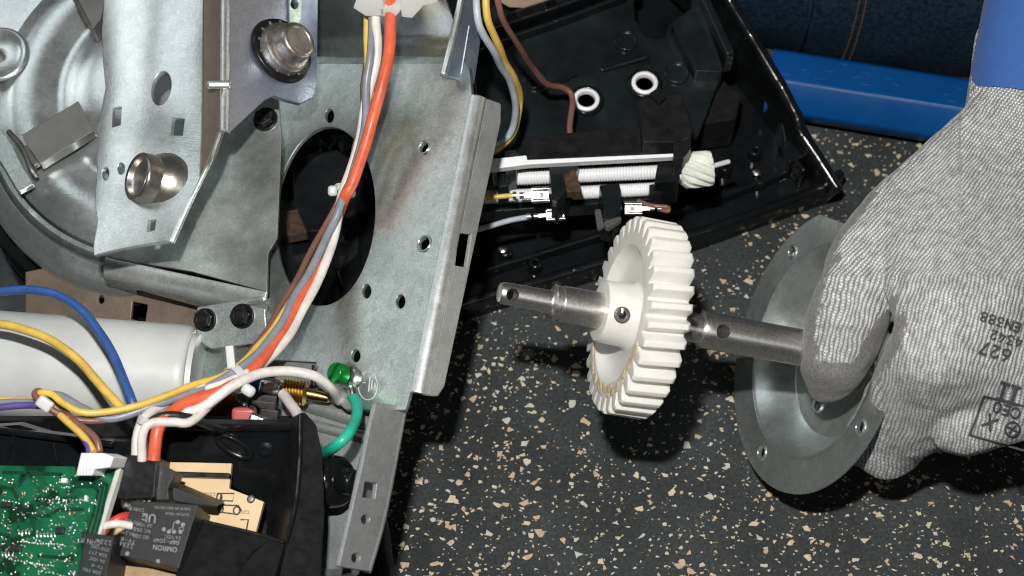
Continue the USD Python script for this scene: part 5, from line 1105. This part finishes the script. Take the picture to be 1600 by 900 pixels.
# ------------------------------------------------------------------ small parts of the wiring bay
def bay():
    root = thing('ground_screw', 'green slotted ground screw in the chassis above the green wire', 'screw')
    gs = Plane((520, 586, 70), (545, 588, 74), (530, 605, 68))
    M['green_metal'] = look('green_dyed_metal', (0.010, 0.26, 0.055), 0.25, 0.6, var=0.3, scale=400, bevel=0.0003)
    c = P(536, 585, 76); s = px(c); ax = unit(MPL.n * 0.55 - R * 0.55 + B * 0.5)
    m_ = lathe([(0, 0), (0, 16.5 * s), (0.0026, 17 * s), (0.0036, 15 * s), (0.0038, 12 * s), (0.0038, 0)], c, ax, 40); m_.merge_vertices()
    a1 = unit(np.cross(ax, unit(UP + R * 0.9))); slot = rbox(c + ax * 0.0040, (unit(np.cross(a1, ax)), a1, ax), (0.006, 0.0007, 0.0016), 0.0002)
    t2m = lambda q: Manifold(m3.Mesh(np.asarray(q.vertices * 1000, np.float32), np.asarray(q.faces, np.uint32)))
    cut = t2m(m_) - t2m(slot); sl = from_mm(cut) if cut.num_tri() > 20 else m_
    obj('screw_head', sl, M['green_metal'], root, smooth=30)
    obj('washer', lathe([(-0.0028, 0.001), (-0.0028, 19 * s), (-0.0012, 20 * s), (-0.0004, 18 * s), (-0.0002, 0.001)], c, ax, 36), M['tin'], root)
    obj('shank', lathe([(-0.0052, 0), (-0.0052, 13 * s), (-0.002, 13 * s), (-0.002, 0)], c, ax, 28), M['tin'], root)
    root = thing('ring_terminal', 'tinned ring terminal joining the green wire to the chassis', 'terminal')
    p0, p1 = P(534, 592, 70), P(551, 614, 70)
    obj('tongue', rbox((p0 + p1) / 2, axes(p1 - p0, B), (np.linalg.norm(p1 - p0) / 2, 0.0014, 0.0005), 0.0004), M['tin'], root)
    obj('crimp', lathe([(0, 0.0010), (0, 0.0017), (0.003, 0.0018), (0.003, 0.0010), (0, 0.0010)], P(548, 606, 71), P(553, 622, 71) - P(548, 606, 71), 18), M['tin'], root)
    root = thing('trim_switch', 'small tinned and brass adjusting switch under the white wire', 'switch')
    a, b = P(406, 602, 62), P(516, 622, 62); d = unit(b - a); L = np.linalg.norm(b - a); s = px(a)
    obj('can', rbox(a + d * L * 0.17, axes(d, B), (L * 0.17, 14 * s, 14 * s), 9 * s), M['tin'], root, smooth=50)
    pr = [(L * 0.30, 0)]
    for i in range(8): pr += [(L * (0.34 + 0.042 * i), 18 * s), (L * (0.355 + 0.042 * i), 20 * s), (L * (0.372 + 0.042 * i), 17 * s)]
    obj('threaded_bush', lathe(pr + [(L * 0.69, 14 * s), (L * 0.69, 0)], a, d, 28), M['brass'], root)
    obj('spindle', lathe([(L * 0.68, 0), (L * 0.68, 9 * s), (L * 0.98, 8 * s), (L, 6 * s), (L, 0)], a, d, 24), M['brass'], root)
    bx = Plane((412, 566, 60), (492, 570, 62), (412, 600, 56))
    obj('mounting_tab', sheet(bx, [(412, 563), (493, 569), (490, 604), (480, 604), (410, 598)], t=0.0014, r=0.0003), M['dark_grey_steel'], root)
    obj('tab_line', tube([bx.hit(490, 570), bx.hit(487, 604)], 0.0005, 6), M['black_plastic'], root)
    root = thing('varistor', 'orange brown disc component beside the capacitor end', 'component')
    c = P(338, 630, 56); s = px(c); k = trimesh.creation.icosphere(3, 1.0)
    M['amber_epoxy'] = look('amber_epoxy', (0.30, 0.105, 0.022), 0.22, 0, var=0.2, scale=200, coat_weight=0.3)
    n_ = unit(UP * -0.5 + B * 0.85); u_ = unit(R - n_ * (R @ n_)); w_ = np.cross(n_, u_)
    v = k.vertices; obj('disc', trimesh.Trimesh(c + v[:, :1] * 36 * s * u_ + v[:, 1:2] * 31 * s * w_ + v[:, 2:] * 9 * s * n_, k.faces, process=False), M['amber_epoxy'], root, smooth=True)
    obj('lead', tube([c + R * 34 * s, P(384, 634, 60), P(392, 646, 58), P(398, 658, 56)], 0.0008, 8), M['tin'], root)
    root = thing('red_capacitor', 'small red block component at the top of the control box', 'component')
    M['red_epoxy'] = look('red_epoxy', (0.42, 0.085, 0.085), 0.28, 0, var=0.12, scale=200)
    obj('body', rbox(P(382, 658, 66), axes(R, B), (0.0034, 0.0040, 0.003), 0.0012), M['red_epoxy'], root, smooth=50)
    obj('lead', tube([P(394, 636, 66), P(398, 648, 67), P(404, 660, 66)], 0.0007, 8), M['tin'], root)
    root = thing('blue_component', 'blue component body half hidden behind the tied wires', 'component')
    M['blue_epoxy'] = look('blue_epoxy', (0.010, 0.085, 0.20), 0.3, 0, var=0.15, scale=200)
    obj('body', rbox(P(394, 600, 54), axes(unit(R * 1.0 - UP * 0.3), B), (0.0048, 0.0040, 0.004), 0.0012), M['blue_epoxy'], root, smooth=50)
    obj('lead', tube([P(352, 580, 54), P(372, 590, 55)], 0.0007, 8), M['tin'], root)
    root = thing('black_socket', 'black stepped plastic socket below the trim switch', 'socket')
    for i, (x, y, w, h) in enumerate(((418, 625, 0.0030, 0.0016), (411, 636, 0.0040, 0.0020), (420, 648, 0.0030, 0.0018))):
        obj('socket_step', rbox(P(x, y, 60 - i), axes(unit(R - UP * 0.12), B), (w, h, 0.0028), 0.0003), M['black_plastic'], root)
    root = thing('solder_tab', 'bright solder tab with brass strip beside the red component', 'terminal')
    obj('tab', rbox(P(404, 661, 70), axes(unit(R - UP * 0.4), B), (0.0032, 0.0022, 0.001), 0.0009), M['tin'], root, smooth=50)
    obj('strip', rbox(P(428, 664, 70), axes(unit(R - UP * 0.1), B), (0.0036, 0.0014, 0.0008), 0.0003), M['brass'], root)
    root = thing('rubber_grommet', 'round black grommet on the lower panel beside the steel strip', 'grommet')
    c = P(516, 752, 64); s = px(c); ax = unit(R * 0.75 + B * 0.65 + UP * 0.05)
    obj('dome', lathe([(-0.004, 0), (-0.004, 42 * s), (0.0, 42 * s), (0.0030, 40 * s), (0.0045, 33 * s), (0.0050, 22 * s), (0.0085, 20 * s), (0.0095, 15 * s), (0.0095, 0)], c, ax, 48), M['black_gloss'], root, smooth=40)
    root = thing('plug_housing', 'translucent white plug housings at the top of the tall panel', 'connector')
    tp = Plane((580, 10, 106), (700, 10, 112), (600, 40, 100))
    for o_ in ([(552, 12), (566, -25), (596, -25), (599, 24), (572, 25)], [(594, 14), (628, 14), (616, 28), (596, 24)], [(622, -25), (696, -25), (682, 4), (662, 8), (644, 28), (628, 26)]):
        obj('plug', sheet(tp, o_, t=0.008, r=0.0005), M['nylon_clear'], root)
bay()

# ------------------------------------------------------------------ wires
def zp(x, y, o=0): return MPL.hit(x, y)[2] * 1000 + o
def wire(colour, label, pts, r, group=None):
    """pts: (x, y, height in mm above the mat); r in photograph pixels"""
    q = [P(*p) for p in pts]; s = px(q[len(q) // 2])
    c = spline(q, 12); i_ = np.arange(len(c)); w_ = np.minimum(np.minimum(i_, len(c) - 1 - i_) / 6.0, 1)[:, None]
    off = np.stack([meshkit.noise(np.stack([c[:, 0] * 95 + k * 7.3, c[:, 1] * 95, c[:, 2] * 95 + r], 1), 31 + k) - 0.5 for k in range(3)], 1)
    return obj('wire', tube(c + off * w_ * 0.0011, r * s, 14, raw=True), M['wire_' + colour], None, smooth=60, label=label, category='wire', group=group)
Z = lambda pts, off: [(x, y, zp(x, y, o)) for (x, y), o in zip(pts, np.interp(np.linspace(0, 1, len(pts)), np.linspace(0, 1, len(off)), off))]
hi = [22, 16, 12, 9, 8, 9, 10, 12]
wire('orange', 'thick orange wire running down over the round hole to the control box', Z([(612, -40), (611, 30), (606, 90), (595, 145), (581, 195), (567, 240), (551, 285), (541, 305)], [26, 20, 14, 12]) + [(529, 340, 72), (512, 385, 72), (488, 430, 74), (462, 478, 76), (432, 530, 78), (395, 578, 82), (350, 610, 86), (300, 626, 88), (268, 643, 90), (246, 668, 92), (240, 720, 88)], 9.2)
wire('white', 'white wire lying beside the orange wire over the round hole', Z([(587, -40), (588, 30), (589, 70), (584, 110), (574, 160), (563, 215), (549, 265), (538, 295)], [26, 20, 12, 11]) + [(530, 325, 75), (521, 375, 74), (503, 425, 74), (480, 472, 75), (450, 523, 77), (412, 566, 80), (380, 588, 84), (345, 600, 86), (300, 612, 87), (250, 636, 88), (222, 665, 90), (212, 720, 86)], 7.6)
wire('grey', 'grey wire twisted with the white one down the chassis', Z([(580, -40), (581, 20), (580, 80), (573, 130), (570, 180), (561, 235), (548, 280), (535, 305)], [27, 21, 14, 13]) + [(520, 345, 77), (498, 395, 76), (474, 440, 76), (448, 490, 78), (410, 543, 81), (360, 586, 85), (310, 608, 87), (240, 636, 89), (170, 654, 89), (128, 640, 90), (96, 620, 90), (74, 618, 88)], 6.6)
wire('yellow', 'yellow wire from the top plug along the bundle to the green board', Z([(573, -40), (575, 20), (574, 70), (577, 130), (585, 160), (570, 215), (556, 260), (545, 300)], [24, 17, 8, 6]) + [(527, 345, 70), (500, 400, 72), (462, 462, 74), (418, 525, 78), (365, 578, 84), (305, 603, 88), (230, 628, 91), (170, 642, 92), (128, 644, 93), (98, 630, 94), (80, 616, 94), (62, 614, 93), (66, 624, 91), (100, 655, 92), (130, 684, 94), (146, 706, 94)], 5.6)
wire('brown', 'brown wire of the tied bundle curling above the green board', Z([(572, 100), (569, 140), (567, 180), (556, 235), (543, 285)], [8, 8, 8]) + [(520, 335, 73), (488, 390, 72), (455, 452, 73), (415, 520, 77), (362, 582, 83), (300, 610, 86), (225, 640, 88), (160, 656, 89), (105, 652, 91), (70, 634, 93), (54, 618, 93), (62, 612, 92), (90, 634, 88), (118, 660, 92), (146, 684, 94), (156, 706, 93)], 5.6)
wire('white', 'white wire arching over the brass switch from the cable tie', [(262, 652, 88), (310, 640, 88), (340, 620, 88), (372, 598, 88), (410, 585, 84), (450, 581, 82), (490, 588, 80), (516, 606, 74), (530, 626, 64)], 8.2)
wire('white', 'short white wire bending from the switch into the control box', [(442, 616, 66), (454, 630, 70), (463, 648, 74), (464, 668, 78), (456, 690, 70)], 8.6)
wire('white', 'white wire looping at the lower cable tie into the black connector', [(372, 594, 84), (330, 630, 86), (298, 660, 90), (272, 661, 92), (240, 662, 94), (226, 676, 93), (222, 720, 88)], 7.4)
wire('blue', 'blue wire curving across the white capacitor', [(-40, 460, 70), (0, 455, 72), (50, 452, 74), (95, 463, 76), (135, 490, 78), (165, 530, 80), (185, 570, 82), (200, 606, 84), (208, 628, 84), (218, 660, 80)], 7.4)
wire('yellow', 'yellow wire curving across the white capacitor below the blue one', [(-40, 504, 76), (0, 507, 77), (40, 516, 78), (80, 532, 79), (120, 561, 80), (150, 592, 82), (172, 616, 84), (195, 640, 84), (225, 652, 80)], 7.2)
wire('purple', 'purple wire from the left edge to the white plug', [(-40, 642, 86), (0, 636, 88), (34, 632, 89), (66, 635, 90), (90, 648, 90), (118, 672, 92), (134, 692, 94), (140, 708, 94)], 5.6)
wire('grey', 'grey wire looping at the left edge above the purple one', [(-40, 634, 85), (0, 630, 86), (36, 627, 88), (66, 630, 90), (84, 640, 89)], 5.2)
wire('yellow', 'yellow wire at the left edge beside the purple wire', [(-40, 628, 84), (10, 627, 85), (40, 625, 86), (64, 629, 88)], 5.0)
wire('green', 'thick green ground wire hanging from the green screw', [(552, 620, 70), (558, 634, 72), (556, 658, 76), (543, 682, 80), (522, 699, 78), (498, 710, 66), (474, 720, 60)], 9.0)
wire('green', 'green wire end seen through behind the earth mark', [(568, 618, 62), (578, 630, 62), (590, 650, 60)], 7.0)
wire('black', 'black wire looping at the lower cable tie', [(345, 672, 76), (322, 664, 84), (292, 652, 90), (262, 650, 92), (238, 660, 91), (230, 678, 90), (233, 720, 86)], 7.2)
wire('pale_grey', 'pale grey wire curving beside the yellow wire over the housing', [(741, -40, 116), (745, 20, 112), (756, 55, 106), (780, 95, 92), (797, 128, 78), (804, 165, 66), (803, 195, 58), (793, 214, 54), (772, 228, 54), (755, 232, 58)], 5.6)
wire('yellow', 'yellow wire curving over the housing right of the chassis', [(757, -40, 118), (760, 20, 112), (770, 52, 104), (787, 88, 92), (803, 122, 78), (811, 155, 64), (808, 188, 56), (798, 212, 52), (776, 234, 52), (755, 240, 56)], 5.6)
wire('brown', 'brown wire falling across the housing to the limit switch', [(768, -40, 110), (784, 22, 100), (810, 72, 82), (834, 110, 64), (856, 130, 54), (880, 138, 48), (892, 150, 46), (892, 180, 46), (891, 220, 46)], 4.8)
wire('yellow', 'short yellow wire crimped into the upper spade terminal', [(735, 306, 52), (770, 307, 52), (804, 306, 52)], 4.0)
wire('pale_grey', 'pale grey wire crimped into the lower spade terminal', [(735, 362, 40), (765, 353, 40), (795, 344, 40), (826, 339, 40)], 4.4)
wire('brown', 'short bent brown wire at the spade terminal above the gear', [(996, 314, 46), (1020, 320, 47), (1042, 322, 47), (1044, 328, 47), (1032, 327, 46)], 3.6)
wire('black', 'thick black cable at the bottom edge right of the steel strip', [(585, 800, 12), (592, 845, 12), (602, 890, 12), (612, 940, 12)], 17)
wire('red', 'red wire end behind the black connector block', [(150, 846, 78), (168, 822, 82), (186, 810, 83), (206, 806, 80)], 7.2)
wire('white', 'short white wire end below the black connector block', [(156, 826, 82), (178, 820, 84), (206, 822, 82)], 6.4)

def tie(label, c, d, r, w):
    """a cable tie: ring round direction d with its square head"""
    root = thing('cable_tie', label, 'cable tie', None)
    d = unit(d); s = px(c)
    obj('loop', lathe([(-w * s, (r - 2.2) * s), (-w * s, r * s), (w * s, r * s), (w * s, (r - 2.2) * s), (-w * s, (r - 2.2) * s)], c, d, 36), M['nylon_clear'], root, smooth=40)
    return root, s, d
c = P(536, 299, 76); rt, s, d = tie('white cable tie holding the bundle over the round hole', c, P(530, 325, 75) - P(545, 275, 76), 15.5, 6)
obj('head', rbox(c - R * 15 * s + B * 0.003, axes(R, B), (7.5 * s, 8.5 * s, 6 * s), 0.0010), M['nylon_clear'], rt, smooth=60); obj('head', rbox(c + R * 14 * s - UP * 3 * s + B * 0.002, axes(R, B), (6 * s, 8 * s, 6 * s), 0.0012), M['nylon_clear'], rt, smooth=60)
c = P(369, 592, 83); rt, s, d = tie('white cable tie round the wires beside the capacitor end', c, P(400, 573, 82) - P(340, 606, 86), 23, 6.5)
obj('tail', rbox(P(360, 558, 88), axes(unit(UP - R * 0.1), B), (18 * s, 6.5 * s, 1.2 * s), 0.0003), M['nylon_clear'], rt); obj('head', rbox(P(388, 610, 88), axes(unit(R * 0.8 - UP * 0.5), B), (11 * s, 9 * s, 7 * s), 0.0012), M['nylon_clear'], rt, smooth=60)
c = P(236, 660, 91); rt, s, d = tie('white cable tie round the wires above the black connector', c, UP + R * 0.35, 22, 6)
root = thing('wire_clip', 'small clear clip holding the thin wires at the left edge', 'clip')
s = px(P(70, 628, 92)); obj('clip_body', rbox(P(70, 631, 94), axes(unit(R * 0.8 - UP * 0.6), B), (13 * s, 10 * s, 7 * s), 0.0008), M['nylon_clear'], root, smooth=60)
# bare patch of skin-coloured card at the top edge, behind the housing
M['card'] = look('beige_card', (0.42, 0.31, 0.24), 0.7, 0, var=0.08, scale=120)
cp = Plane((770, 10, 40), (860, -10, 42), (800, -40, 52))
obj('beige_card', sheet(cp, [(760, -60), (900, -60), (905, -18), (850, 2), (818, 12), (796, 11), (780, 2), (766, -20)], t=0.003, r=0.002), M['card'], None, label='beige rounded scrap showing at the top edge behind the black housing', category='card')
